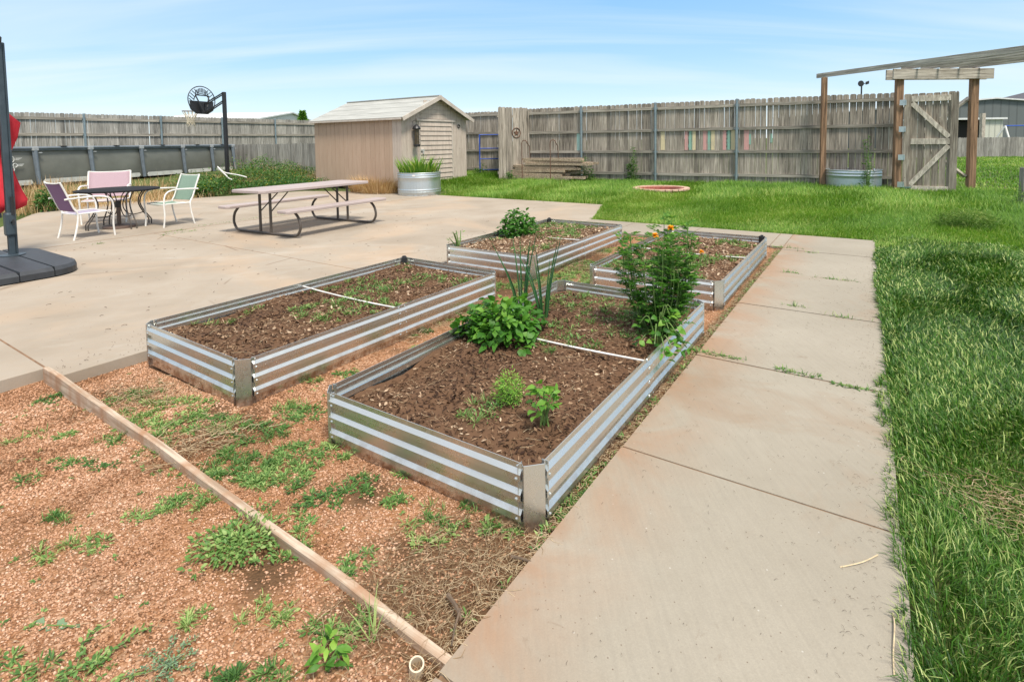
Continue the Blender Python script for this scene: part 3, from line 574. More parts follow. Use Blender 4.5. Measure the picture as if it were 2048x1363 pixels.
# ------------------------------------------------ shed
def shed():
    a0,a1,b0,b1=-15.1,-11.2,11.15,14.1
    o=W(a1,b0,.16); r=empty('garden_shed',o,YW); tag(r,'tan gabled garden shed with pale metal roof, beside the patio','shed')
    Lx=a1-a0; Wy=b1-b0; EV=2.03; RG=2.66                    # local: x -Lx..0 along a, y 0..Wy along b
    T1=NT('shed_side'); k=T1.co('Object',(1,1,1)); n=T1.noise(T1.co('Object',(8,8,1)),2,5,.6); c=T1.ramp(n,[(.3,(.44,.315,.23)),(.7,(.50,.37,.275))]); c=T1.mix(T1.rng(T1.var(),0,1,0,.35),c,(.34,.235,.165)); c=T1.mix(T1.rng(T1.noise(k,9,5,.7),.6,.75,0,.5),c,(.30,.2,.15)); M1=T1.fin(c,.8,0,.25)
    T2=NT('shed_front'); k=T2.co('Object',(1,1,1)); n=T2.noise(T2.co('Object',(8,8,1)),2,5,.6); c=T2.ramp(n,[(.3,(.42,.35,.295)),(.7,(.56,.48,.41))]); c=T2.mix(T2.rng(T2.noise(k,11,5,.7),.58,.72,0,.6),c,(.26,.20,.16)); M2=T2.fin(c,.8,0,.25)
    T3=NT('shed_roof'); k=T3.co('Object',(1,1,1)); n=T3.noise(T3.co('Object',(.6,6,6)),2,5,.6); M3=T3.fin(T3.ramp(n,[(.3,(.32,.32,.29)),(.7,(.50,.50,.46))]),.5,.1,.4)
    M4=plain('shed_trim',(.50,.44,.38),.7)
    side=MB(); x=-Lx
    while x<-.36:
        w_=min(.2,-.36-x); side.var=random.random(); side.box((x+w_/2,.01+random.uniform(-.002,.002),EV/2),(w_-.008,.02,EV)); x+=.2
    side.box((-Lx/2-.18,.03,EV/2),(Lx-.36,.012,EV-.01)); side.build('side_wall',M1,r)
    pv=MB(); 
    for i in range(2): pv.box((-.27+.18*i,.008,EV/2),(.172,.024,EV))
    pv.build('corner_boards',M2,r)
    fr=MB(); dy0,dy1,dz=.74,2.2,1.92
    ys=[0,.2,.4,.58,dy0]
    def top(y): return EV+(RG-EV)*(1-abs(y-Wy/2)/(Wy/2))
    def board(y0,y1,z0=0,x=-.01): fr.poly([(x,y0+.004,z0),(x,y1-.004,z0),(x,y1-.004,top(y1)-.02),(x,y0+.004,top(y0)-.02)],(.02,0,0))
    for i in range(4): board(ys[i],ys[i+1])
    ys=[dy1,2.45,2.7,Wy]
    for i in range(3): board(ys[i],ys[i+1])
    fr.poly([(-.01,dy0,dz),(-.01,dy1,dz),(-.01,dy1,top(dy1)-.02),(-.01,Wy/2,RG-.02),(-.01,dy0,top(dy0)-.02)],(.012,0,0))
    for i in range(4):
        z=dz+.08+.14*i; hw=(Wy/2)*(1-(z-EV)/(RG-EV)) if z>EV else .73; hw=min(hw,.73)-.03
        if hw>.1: fr.box((.006,Wy/2,z+.05),(.016,2*hw,.125))
    fr.poly([(-.03,0,0),(-.03,Wy,0),(-.03,Wy,EV),(-.03,Wy/2,RG-.02),(-.03,0,EV)],(.012,0,0))
    fr.build('front_wall',M2,r)
    d=MB(); nb=13
    for i in range(nb):
        z=.04+i*(dz-.06)/nb; h=(dz-.06)/nb; d.box((.022,(dy0+dy1)/2-.0,z+h/2),(.022,dy1-dy0-.03,h-.012),Matrix.Rotation(R(-9),3,'Y'))
    d.box((.006,(dy0+dy1)/2,dz/2),(.01,dy1-dy0-.02,dz-.02)); do=d.build('door',M2,r)
    h=MB(); h.box((.055,dy0+.07,1.05),(.03,.14,.05)); h.box((.06,dy0+.09,.98),(.03,.05,.09)); h.build('latch',plain('latch_metal',(.75,.75,.73),.35,.6),do)
    tr=MB(); tr.box((.02,dy0-.02,dz/2),(.03,.05,dz)); tr.box((.02,dy1+.02,dz/2),(.03,.05,dz)); tr.box((.03,Wy/2,dz+.02),(.05,dy1-dy0+.3,.06)); tr.build('door_frame',M4,r)
    bk=MB(); bk.box((-Lx/2,Wy-.01,EV/2),(Lx,.02,EV)); bk.box((-Lx,Wy/2,EV/2),(.02,Wy,EV)); bk.build('rear_wall',M1,r)
    rf_=MB(); ov=.14
    for s_ in (-1,1):
        y0=Wy/2+s_*(Wy/2+ov); z0=EV-(RG-EV)/(Wy/2)*ov
        nseg=4
        for i in range(nseg):                        # lapped sheets stepping down the slope
            t0,t1=i/nseg,(i+1)/nseg; ya,za=Wy/2+(y0-Wy/2)*t0,RG+(z0-RG)*t0; yb,zb=Wy/2+(y0-Wy/2)*t1,RG+(z0-RG)*t1
            rf_.poly([(-Lx-.12,ya,za+.006),(-Lx-.12,yb,zb+.014),(.22,yb,zb+.014),(.22,ya,za+.006)],(0,0,.014))
    rf_.box((-Lx/2+.05,Wy/2,RG+.03),(Lx+.34,.12,.03)); ro=rf_.build('roof',M3,r)
    fa=MB()
    for s_ in (-1,1): fa.bar((.225,Wy/2,RG-.025),(.225,Wy/2+s_*(Wy/2+ov+.01),EV-(RG-EV)/(Wy/2)*ov-.025),.03,.11)
    fa.build('barge_board',M4,ro)
    fd=MB(); fd.box((-Lx/2,-ov+.01,EV-(RG-EV)/(Wy/2)*ov-.01),(Lx+.3,.02,.06)); fd.build('fascia',M4,ro)
    sk=MB(); sk.box((.02,Wy/2,-.05),(.05,Wy,.12)); sk.build('skid',M_rust,r)
    k_=MB(); k_.tube([(.03+0*q,2.55+.05*math.cos(q),1.78+.05*math.sin(q)) for q in np.linspace(0,6.28,13)[:-1]],.012,6,closed=True); k_.build('hook_ring',M_black,r,True)
    # hanging lantern-shaped feeder
    hx,hy,hz=W(a1,b0)[0:2]+(0,); c,s=math.cos(YW),math.sin(YW)
    def loc(x,y,z): return (o[0]+x*c-y*s,o[1]+x*s+y*c,o[2]+z)
    l=empty('bird_feeder',loc(.16,.46,1.15),YW); tag(l,'black lantern-shaped bird feeder hanging from a hook beside the shed door','bird feeder')
    m=MB(); m.lathe([(.09,0),(.1,.03),(.1,.06),(.07,.075)],14); m.build('tray',M_black,l,True)
    m=MB(); m.lathe([(.11,.50),(.125,.53),(.10,.58),(.05,.63),(.02,.65)],14); m.build('cap',M_black,l,True)
    m=MB(); m.lathe([(.058,.075),(.058,.50)],14); m.build('seed_tube',plain('seed',(.10,.075,.04),.35),l,True)
    m=MB()
    for k in range(8): q=k*PI/4; m.tube([(.09*math.cos(q),.09*math.sin(q),.05),(.09*math.cos(q),.09*math.sin(q),.52)],.005,5)
    for z in (.2,.35): m.tube([(.09*math.cos(q),.09*math.sin(q),z) for q in np.linspace(0,6.28,17)[:-1]],.004,5,closed=True)
    m.build('cage',M_black,l)
    m=MB(); m.tube([(0,0,.65),(0,0,.75),(-.06,0,.77),(-.15,0,.74),(-.155,0,.6)],.006,6); m.build('hook',M_black,l)
shed()
# ------------------------------------------------ stock tanks
def tank(loc,rx,ry,h,label,rings,z0=None):
    r=empty('stock_tank',loc,YW); tag(r,label,'stock tank'); n=120
    fn=lambda a,z:1+(.006*math.sin(a*46) if .17*h<z<.62*h else 0)
    prof=[(1,0),(1,.02*h)]
    for (zc) in rings: prof+=[(1,zc-.03),(1.018,zc-.015),(1.018,zc+.005),(1,zc+.02)]
    prof=sorted(prof+[(1,z*h) for z in (.18,.3,.45,.6)],key=lambda p:p[1])+[(1,h-.012),(1.03,h-.008),(1.035,h+.004),(1.02,h+.014),(.99,h+.008),(.975,h-.01),(.97,.3*h)]
    m=MB(); V=[]
    for (q,z) in prof:
        for k in range(n): a=2*PI*k/n; f=q*fn(a,z); V.append((rx*f*math.cos(a),ry*f*math.sin(a),z))
    mm=len(prof); m.add(V,[(i*n+k,i*n+(k+1)%n,(i+1)*n+(k+1)%n,(i+1)*n+k) for i in range(mm-1) for k in range(n)]); m.build('tank_wall',M_tank,r,True)
    m=MB(); m.lathe([(.965,.78*h if rings[0]<.2 else .3*h)],60,cap=False); 
    m=MB(); zz=.84*h if h>.58 else .45*h; m.lathe([(.972,zz-.02),(.972,zz)],48,sx=rx,sy=ry); m.build('soil_fill',M_mulch,r)
    m=MB(); m.box((rx*.5,-ry*.895,h-.055),(.075,.006,.045),Matrix.Rotation(.5,3,'Z')); m.build('maker_tag',M_white,r)
    return r
T1=W(-10.45,11.05,0); tank(T1,.58,.58,.61,'round galvanized stock tank planter full of iris leaves, in front of the shed',(.10,.16,.50,.555))
n=260; q=rng.uniform(0,2*PI,n); rr=.5*np.sqrt(rng.random(n)); P=np.stack([T1[0]+rr*np.cos(q),T1[1]+rr*np.sin(q),np.full(n,.5)],1)
o=blades('iris_plant',P,rng.uniform(.36,.68,n),rng.uniform(.03,.05,n),M_iris,None,np.clip(rng.beta(2,2,n)+.1,0,1),.08+.85*rr*rng.uniform(.5,1.2,n),q+rng.normal(0,.4,n),.35); tag(o,'clump of sword-shaped iris leaves growing in the round stock tank','plant')
tk2=(8.9,14.1,.03); tank(tk2,.62,.58,.55,'plain galvanized stock tank standing by the fence, left of the gate',(.42,.49))
# ------------------------------------------------ picnic table
def picnic():
    r=empty('picnic_table',(-3.55,9.30,0),-math.atan2(.5,.866)); tag(r,'folding picnic table with mauve-brown plastic top and two attached benches','picnic table')
    def top(name,x,w,L,z,th):                     # local y along the table
        m=MB(); c=.07 if w>.5 else .045; hx,hy=w/2,L/2
        pts=[(x-hx+c,-hy),(x+hx-c,-hy),(x+hx,-hy+c),(x+hx,hy-c),(x+hx-c,hy),(x-hx+c,hy),(x-hx,hy-c),(x-hx,-hy+c)]
        m.poly([(a,b,z-th) for a,b in pts],(0,0,th)); return m.build(name,M_tabletop,r,bevel=.008)
    top('tabletop',0,.80,2.28,.735,.045); top('bench_seat',-.74,.29,2.12,.445,.042); top('bench_seat',.74,.29,2.12,.445,.042)
    for y in (-.80,.80):
        m=MB(); P=[(-.70,y,.40),(-.80,y,.30),(-.83,y,.16),(-.76,y,.05),(-.66,y,.027)]; Q=[(-p[0],p[1],p[2]) for p in P[::-1]]
        m.tube([Vector((-.70,y,.405))]+smoothpts(P,5)+[Vector(p) for p in smoothpts(Q,5)],.021,9)
        m.build('leg_frame',M_brown,r,True)
        for x in (-.13,.13):
            m=MB(); m.tube([(x,y,.03),(x,y,.70)],.022,9); m.build('leg',M_brown,r,True)
        for s_ in (-1,1):
            m=MB(); m.tube([(s_*.13,y,.36),(s_*.11,y*.52,.69)],.010,6); m.build('brace',M_brown,r)
        m=MB(); m.box((0,y,.68),(.5,.05,.02)); m.build('mount_plate',M_brown,r)
picnic()
# ------------------------------------------------ patio table and chairs
M_ttop=plain('table_mesh',(.016,.016,.018),.75,spec=.15)
tb=empty('patio_table',(-7.02,9.62,0)); tag(tb,'round black metal patio table between three chairs','table')
m=MB(); m.lathe([(.03,.655),(.60,.655),(.628,.66),(.632,.672),(.625,.684),(.60,.688),(.03,.688)],48); m.build('tabletop',M_ttop,tb,True)
for k in range(4):
    q=PI/4+k*PI/2+.25
    for dq in (-.09,.09):
        c,s=math.cos(q+dq),math.sin(q+dq); m=MB(); P=[(.40,.655),(.38,.58),(.30,.50),(.22,.40),(.27,.30),(.34,.22),(.42,.10),(.45,0)] if 0 else [(.46,.655),(.37,.56),(.33,.42),(.38,.28),(.47,.14),(.50,.09),(.50,.0)]
        m.tube(smoothpts([(x*c,x*s,z) for x,z in P],4),.011,7); m.build('leg',M_brown,tb,True)
    m=MB(); c,s=math.cos(q),math.sin(q); m.tube(smoothpts([(x*c,x*s,z) for x,z in [(.30,.655),(.16,.60),(.08,.48),(.07,.34),(.16,.22),(.30,.21),(.42,.24)]],4),.009,6); m.build('scroll_brace',M_brown,tb,True)
ub=empty('umbrella_base',(-6.98,9.55,0)); tag(ub,'brown round umbrella base standing under the patio table','umbrella base')
m=MB(); m.lathe([(.245,0),(.25,.02),(.24,.045),(.10,.055),(.045,.07)],32); m.build('weight',plain('brown_iron',(.13,.085,.065),.6),ub,True)
m=MB(); m.lathe([(.033,.06),(.033,.36)],14); m.build('pole_socket',plain('brown_iron_tube',(.12,.08,.06),.5),ub,True)
m=MB(); m.lathe([(.04,.36),(.045,.40),(.045,.47),(.02,.48)],14); m.build('clamp',M_black,ub,True)
def chair(label,loc,face,Mb,Ms,w=.54,sc_=1.):
    r=empty('patio_chair',(*loc,0),math.atan2(face[1],face[0])-PI/2); r.scale=(sc_,)*3; tag(r,label,'chair','patio chairs around the round table')
    hx=w/2
    for s_ in (-1,1):
        m=MB(); m.tube(smoothpts([(s_*hx,-.40,.90),(s_*hx,-.33,.72),(s_*hx,-.25,.5),(s_*hx,-.2,.40),(s_*hx,-.22,.2),(s_*hx,-.27,0)],4),.0135,8); m.build('back_leg',M_white,r,True)
        m=MB(); m.tube(smoothpts([(s_*hx,-.36,.64),(s_*(hx+.02),-.15,.655),(s_*(hx+.03),.1,.655),(s_*(hx+.03),.24,.60),(s_*(hx+.02),.28,.45),(s_*(hx+.01),.27,.2),(s_*hx,.29,0)],4),.0135,8); m.build('arm',M_white,r,True)
    m=MB(); m.tube([(-hx,.24,.40),(hx,.24,.40)],.011,7); m.tube([(-hx,-.2,.39),(hx,-.2,.39)],.011,7); m.tube(smoothpts([(-hx,-.40,.90),(-hx*.5,-.415,.885),(hx*.5,-.415,.885),(hx,-.40,.90)],3),.011,7)
    for s_ in (-1,1): m.tube([(s_*(hx-.01),-.2,.40),(s_*(hx-.01),.25,.41)],.011,7)
    m.build('seat_frame',M_white,r,True)
    def sling(name,P,mat):
        m=MB(); n=8;V=[]
        PP=smoothpts(P,4)
        for p in PP:
            for i in range(n+1): x=-hx+.012+(2*hx-.024)*i/n; sag=.018*(1-(2*i/n-1)**2); V.append((x,p[1]-sag*(.9 if name=='backrest' else 0),p[2]-sag*(0 if name=='backrest' else 1)))
        F=[(j*(n+1)+i,j*(n+1)+i+1,(j+1)*(n+1)+i+1,(j+1)*(n+1)+i) for j in range(len(PP)-1) for i in range(n)]
        m.add(V,F); o=m.build(name,mat,r,True); sd_=o.modifiers.new('solid','SOLIDIFY'); sd_.thickness=.004; return o
    sling('backrest',[(0,-.395,.885),(0,-.33,.72),(0,-.25,.50),(0,-.225,.44)],Mb); sling('seat',[(0,-.19,.41),(0,0,.40),(0,.22,.415),(0,.25,.40)],Ms)
    return r
chair('white framed patio chair with purple backrest and lilac seat, left of the table',(-6.84,8.62),(.30,.52),M_purple,M_lilac)
chair('white framed patio chair with pale pink sling, behind the table',(-7.78,10.35),(.45,-.9),M_pink,M_pink,.64,1.06)
chair('white framed patio chair with pale green sling, right of the table',(-6.22,9.80),(-.45,-.9),M_green,M_green)
# ------------------------------------------------ cantilever parasol
u=empty('cantilever_umbrella',(-6.21,6.65,0),YW); tag(u,'closed red cantilever parasol on a dark pole with a black weighted base','umbrella')
def rrect(x0,x1,y0,y1,r,n=8):
    P=[]
    for (cx,cy,a0) in ((x1-r,y0+r,-PI/2),(x1-r,y1-r,0),(x0+r,y1-r,PI/2),(x0+r,y0+r,PI)):
        for i in range(n+1): q=a0+PI/2*i/n; P.append((cx+r*math.cos(q),cy+r*math.sin(q)))
    return P
OUT=rrect(-.62,1.33,-1.5,.33,.36)
def clip_y(P,y0,y1):
    o=[]
    for (lim,sg) in ((y0,1),(y1,-1)):
        Q=[];n=len(P)
        for i in range(n):
            p,q_=P[i],P[(i+1)%n]; ip=sg*(p[1]-lim)>=0; iq=sg*(q_[1]-lim)>=0
            if ip: Q.append(p)
            if ip!=iq: t_=(lim-p[1])/(q_[1]-p[1]); Q.append((p[0]+t_*(q_[0]-p[0]),lim))
        P=Q
    return P
for y0,y1 in ((-1.5,-.85),(-.842,-.27),(-.262,.03),(.038,.34)):
    Pp=clip_y(OUT,y0,y1); m=MB(); n=len(Pp); cx=sum(p[0] for p in Pp)/n; cy=sum(p[1] for p in Pp)/n
    V=[(x,y,.012) for x,y in Pp]+[(x,y,.075) for x,y in Pp]+[(cx+(x-cx)*.955,cy+(y-cy)*.95,.112) for x,y in Pp]
    m.add(V,[tuple(range(n))[::-1]]+[(k*n+i,k*n+(i+1)%n,(k+1)*n+(i+1)%n,(k+1)*n+i) for k in range(2) for i in range(n)]+[tuple(2*n+i for i in range(n))]); m.build('base_weight',M_base,u)
m=MB(); m.lathe([(.13,.108),(.13,.122),(.06,.128)],20); m.build('base_collar',M_umb,u,True)
m=MB(); m.box((0,0,1.42),(.085,.06,2.64)); m.box((0,.045,1.42),(.03,.035,2.6)); m.build('pole',M_umb,u,bevel=.012)
m=MB(); m.box((0,0,1.42),(.012,.068,2.5)); m.build('pole_slot',M_black,u)
m=MB(); m.box((.0,-.0,.50),(.135,.105,.30)); m.build('crank_box',M_umb,u,bevel=.03)
m=MB(); m.tube([(.07,0,.52),(.14,0,.56),(.15,0,.56),(.15,0,.50)],.012,7); m.tube([(.06,.02,.62),(.065,.02,.84)],.02,7); m.build('crank_handle',M_black,u,True)
m=MB(); m.bar((0,0,2.70),(-1.6,-.4,2.95),.06,.06); m.tube([(0,0,1.9),(-.6,-.15,2.75)],.022,7); m.build('arm',M_umb,u)
m=MB(); m.lathe([(.02,-.06),(.045,-.02),(.05,.03),(.02,.06)],12,(.05,-.02,2.74)); m.build('tilt_knob',M_black,u,True)
CU=(-.33*EX[0]+.22*EX[1],-.33*EY[0]+.22*EY[1]); m=MB(); n=64
prof=[(.03,2.28),(.09,2.16),(.05,2.05),(.12,1.98),(.23,1.84),(.20,1.65),(.13,1.45),(.13,1.3),(.17,1.12),(.21,.95),(.255,.82),(.24,.74),(.15,.70)]
V=[]
for j_,(rr,z) in enumerate(prof):
    for k in range(n): q=2*PI*k/n; f=1+.17*math.sin(8*q+z*1.5)+.07*math.sin(19*q+z*4); V.append((rr*f*.92*math.cos(q)+CU[0],rr*f*.92*math.sin(q)+CU[1],z-.06+.02*math.sin(8*q)))
m.add(V,[(i*n+k,i*n+(k+1)%n,(i+1)*n+(k+1)%n,(i+1)*n+k) for i in range(len(prof)-1) for k in range(n)]); co_=m.build('canopy',M_red,u,True)
co_.data.set_sharp_from_angle(angle=R(80))
m=MB(); m.tube([(*CU,2.75),(*CU,.55)],.02,8); m.build('mast',M_umb,u)
# ------------------------------------------------ swimming pool
pp=empty('swimming_pool',(-12.9,14.6,.42),math.atan2(7.4,1.6)); tag(pp,'grey framed above-ground swimming pool behind the patio table','swimming pool')
PL=math.hypot(7.4,1.6); x0,x1=-.24*PL,1.0*PL; Wd=3.3; HH=1.0   # local x along the near side (away from camera), y to the left
m=MB(); 
def bulge(P0,P1,n=30):
    V=[];F=[]; P0=Vector(P0);P1=Vector(P1)
    d=(P1-P0);nn=Vector((d.y,-d.x,0)).normalized()
    rows=[(0,.02),(.03,.25),(.045,.5),(.03,.8),(0,1)]
    for i in range(n+1):
        for (o,zt) in rows: V.append(P0+d*i/n+nn*(o*(.6+.4*abs(math.sin(PI*i/n*5))))+Vector((0,0,zt*(HH-.04))))
    F=[(i*5+j,(i+1)*5+j,(i+1)*5+j+1,i*5+j+1) for i in range(n) for j in range(4)]; return V,F
for A_,B_ in (((x0,0,0),(x1,0,0)),((x1,0,0),(x1,Wd,0)),((x1,Wd,0),(x0,Wd,0)),((x0,Wd,0),(x0,0,0))): m.add(*bulge(A_,B_))
m.build('liner_wall',M_liner,pp,True)
m=MB(); m.box(((x0+x1)/2,Wd/2,.85),(x1-x0-.05,Wd-.05,.02)); m.build('water',plain('pool_water',(.03,.07,.08),.1),pp)
m=MB(); m.tube([(x0,-.06,HH),(x1,-.06,HH),(x1+.04,Wd,HH),(x0,Wd,HH)],.042,8,closed=True); m.tube([(x0,-.055,HH-.055),(x1,-.055,HH-.055)],.022,6); m.build('top_rail',M_pooltube,pp,True)
ts=[-.205,.0,.203,.43,.653,.834,.985]
for k,t_ in enumerate(ts):
    x=t_*PL; m=MB(); m.tube([(x,-.075,HH-.05),(x+.0,-.17,.02)],[.062,.05],8); o=m.build('pool_leg',M_pooltube,pp,True)
    m=MB(); m.box((x,-.075,HH-.02),(.15,.11,.10)); m.box((x+.13,-.1,HH-.13),(.1,.02,.03)); m.build('joint_cap',M_poolcap,o,bevel=.015)
for k in range(len(ts)-1):
    xa,xb=ts[k]*PL,ts[k+1]*PL; m=MB(); m.poly([(xa+.12,-.19,.03),(xb-.22,-.19,.03),(xb-.16,-.19,.09),(xb-.2,-.19,.16),(xa+.16,-.19,.16),(xa+.1,-.19,.10)],(0,.02,0)); m.build('foot_strap',M_poolwhite,pp)
    m=MB(); m.box(((xa+xb)/2,-.065,HH+.045),(.16,.10,.02)); m.build('rail_clip',M_black,pp)
# printed icons on the wall just left of the second leg
pr=MB()
def icon(cx,cz,r_,sp=0):
    pr.tube([(cx+r_*math.cos(q),-.088,cz+r_*math.sin(q)) for q in np.linspace(0,6.283,25)[:-1]],.0085,5,closed=True)
    for k in range(sp): q=k*PI/sp; pr.bar((cx+r_*.7*math.cos(q),-.088,cz+r_*.7*math.sin(q)),(cx-r_*.7*math.cos(q),-.088,cz-r_*.7*math.sin(q)),.008,.014,(0,1,0))
xi=-.02*PL-.62
icon(xi+.17,.72,.085,3); icon(xi+.05,.57,.09,1); icon(xi+.27,.56,.05,1); icon(xi+.2,.46,.05,1); icon(xi+.08,.43,.045,1)
for k in range(3): pr.box((xi+.37-.02*k,-.085,.745-.022*k),(.15-.03*k,.004,.010))
for k in range(3): pr.box((xi+.40-.01*k,-.085,.585-.022*k),(.17-.02*k,.004,.010))
pr.build('printed_icons',M_print,pp)
# ------------------------------------------------ basketball hoop
hp=Vector((-9.2,17.5,.3)); h=empty('basketball_hoop',hp,math.atan2(.30,-.95)); tag(h,'black basketball hoop with fan backboard and tattered net, in front of the pool','basketball hoop')
# local x: from pole toward the rim
m=MB(); m.bar((0,0,0),(0,0,2.83),.095,.095); m.build('pole',M_black,h,bevel=.008)
m=MB(); m.box((0,0,.02),(.3,.3,.04)); m.build('base_plate',M_black,h)
for z0,z1 in ((2.80,2.46),(2.55,2.18)):
    for y in (-.05,.05): m=MB(); m.bar((0,y,z0),(.78,y,z1),.018,.035); m.build('arm',M_black,h)
m=MB(); bc=2.585; R_=.44
def bp(q,rr): return (.92,rr*math.cos(q)*1.18,bc+rr*math.sin(q))
outl=[]
for i in range(25): q=PI*(-.12)+PI*1.24*i/24; outl.append((.92,.52*math.cos(q),bc+.02+R_*math.sin(q)))
outl+=[(.92,-.42,bc-.30),(.92,-.22,bc-.42),(.92,.22,bc-.42),(.92,.42,bc-.30)]
m.tube(outl,.016,6,closed=True)
low=[p for p in outl if p[2]<bc+.05]; m.poly([(.915,-.46,bc-.02),(.915,.46,bc-.02),(.915,.42,bc-.30),(.915,.22,bc-.42),(.915,-.22,bc-.42),(.915,-.42,bc-.30)],(.02,0,0))
for i in range(-4,5): m.box((.92,i*.055,bc+.33-.006*i*i),(.016,.022,.15))
for s_ in (-1,1):
    for i in range(5): q=R(62-i*16); c_=Vector((.92,s_*.40*math.cos(q),bc+.33*math.sin(q))); m.bar(c_+Vector((0,s_*.075,.055)),c_-Vector((0,s_*.075,.055)),.016,.024,(1,0,0))
m.tube([(.92,.30*math.cos(q),bc+.22*math.sin(q)) for q in np.linspace(0,PI,14)],.016,6)
m.build('backboard',M_black,h)
m=MB()
for s_ in (-1,1): m.bar((.78,s_*.05,2.2),(.90,s_*.26,2.75),.03,.035)
m.bar((.90,-.26,2.75),(.90,.26,2.75),.03,.03); m.bar((.78,0,2.18),(.78,0,2.5),.05,.06); m.build('bracket',M_black,h)
m=MB(); rz=2.26; m.tube([(1.42+.24*math.cos(q),.24*math.sin(q),rz) for q in np.linspace(0,6.283,29)[:-1]],.010,6,closed=True); m.bar((.93,-.06,rz),(1.2,-.1,rz),.01,.01); m.bar((.93,.06,rz),(1.2,.1,rz),.01,.01); m.build('rim',M_rust,h,True)
m=MB(); random.seed(5)
for k in range(12):
    q=k*PI/6; P0=Vector((1.42+.24*math.cos(q),.24*math.sin(q),rz)); 
    for dq in (-PI/12,PI/12): m.tube([P0,(1.42+.13*math.cos(q+dq),.13*math.sin(q+dq),rz-.22),(1.42+.12*math.cos(q-dq),.12*math.sin(q-dq),rz-.33),(1.42+.13*math.cos(q+dq*2),.13*math.sin(q+dq*2),rz-.48+random.uniform(-.05,.08))],.0065,4)
m.build('net',plain('net_cord',(.62,.55,.42),.9),h)
hs=MB(); hs.tube(smoothpts([(-9.25,17.2,.62),(-9.0,17.0,.5),(-8.7,16.6,.42),(-8.45,16.3,.40)],5),.018,7); hs.tube(smoothpts([(-9.4,17.3,.75),(-9.1,17.1,.58),(-8.5,16.8,.5),(-8.1,16.5,.45)],5),.018,7); tag(hs.build('pool_hose',M_white,None,True),'pale hose lying over the weeds at the foot of the basketball pole','hose')
# ------------------------------------------------ blue panel, lumber pile, fire ring
lb=empty('blue_gate_panel',(W(-12.0,15.9)[0],W(-12.0,15.9)[1],.08),.05); tag(lb,'blue tubular metal gate panel leaning by the fence, right of the shed','gate panel')
m=MB(); m.tube([(0,0,0),(0,.06,1.62)],.024,8); m.tube([(.72,0,-.05),(.72,.06,1.62)],.026,8); m.build('upright',M_blue,lb,True)
for z in (.32,.72,1.1,1.60):
    m=MB(); m.tube([(0,z*.037,z),(.72,z*.037,z)],.02,8); m.build('rung',M_blue,lb,True)
# pile of boards between two hoops
pa,pb=-10.0+.25,15.35
pc=W(-9.0,15.55); pile_x=np.array(W(-8.9,15.4)[:2])
rack=[]
for i,(aa) in enumerate((-9.62,-8.55)):
    rk=empty('steel_hoop_stake',W(aa,15.05,.05),YW+.2); tag(rk,('left' if i==0 else 'right')+' rusty inverted-U steel stake holding the stack of old boards','stake','steel stakes round the board pile')
    m=MB(); P=[(0,0,0),(0,0,1.32)]+arc((.09,0,1.32),.09,PI,0,6)+[(.18,.25,1.2),(.18,.3,.45)]; m.tube(P,.014,6); m.build('hoop_bar',M_rust,rk,True)
random.seed(11); k=0
lay=[(5,.10),(5,.18),(4,.26),(4,.34),(4,.42),(4,.50),(3,.58),(3,.66),(2,.73)]
mm=None
for li,(cnt,z) in enumerate(lay):
    for jn in range(cnt):
        L=random.uniform(1.9,2.5); a0=-10.25+random.uniform(-.05,.25)+(.35 if li>5 else 0); bb=15.25+jn*.13+random.uniform(-.02,.02)+li*.02
        m=MB(); m.var=random.random(); tw=random.uniform(-.03,.03); m.bar((0,0,0),(L*math.cos(YW+tw),L*math.sin(YW+tw),random.uniform(-.03,.03)-(.05 if li==7 else 0)),.125,.073); o=m.build('old_board',M_lumber,None,loc=W(a0,bb,.06+z+.03)); k+=1
        tag(o,'weathered board stacked in the old lumber pile by the fence','board','boards in the lumber pile')
fr=empty('fire_ring',(3.95,14.35,.08)); tag(fr,'round sunken brick fire ring in the lawn','fire pit')
m=MB(); nb=26
for k in range(nb):
    q=2*PI*k/nb; m.var=random.random(); m.box((.60*math.cos(q),.60*math.sin(q),-.02),(.10,.128,.14),Matrix.Rotation(q,3,'Z'))
m.build('inner_bricks',M_brick,fr)
m=MB()
for k in range(nb):
    q=2*PI*(k+.5)/nb; m.box((.665*math.cos(q),.665*math.sin(q),.055),(.14,.152,.05),Matrix.Rotation(q,3,'Z')@Matrix.Rotation(random.uniform(-.03,.03),3,'Y'))
m.build('cap_ring',M_capst,fr,bevel=.006)
# ------------------------------------------------ pergola and gate
pg=empty('pergola',(9.45,13.3,0)); tag(pg,'weathered timber pergola with stained posts over the garden gate','pergola')
O=Vector((9.45,13.3,0))
def part(m,name,mat): return m.build(name,mat,pg,bevel=.004)
for (x,y,h_,w_) in ((8.28,14.42,3.0,.125),(9.45,13.28,3.05,.15),(11.22,13.22,3.05,.15)):
    m=MB(); m.var=random.uniform(.4,.8); c=Vector((x,y,h_/2-.03))-O; m.box(c,(w_,w_,h_+.06),Matrix.Rotation(-.25,3,'Z')); part(m,'post',M_stain)
for dy in (-.1,.1):
    m=MB(); m.var=.6; m.bar(Vector((9.2+(.0 if dy<0 else -.03),13.25+dy,2.925))-O,Vector((11.55,13.17+dy,2.90))-O,.04,.245); part(m,'crossbeam',M_beam)
dr=Vector((1.66,-4.35,0)).normalized()
for i,(x,y,back,fwd_) in enumerate(((9.17,13.15,2.05,8),(9.72,13.2,.28,8),(10.2,13.2,.28,8),(10.68,13.2,.28,8),(11.15,13.2,.28,8))):
    p=Vector((x,y,3.115+.006*(i%2))); m=MB(); m.var=random.uniform(.5,.9); m.box(((fwd_-back)/2,0,0),(fwd_+back,.038,.125)); o=m.build('rafter',M_beam,pg,bevel=.003); o.location=p-O; o.rotation_euler=(0,0,math.atan2(dr.y,dr.x))
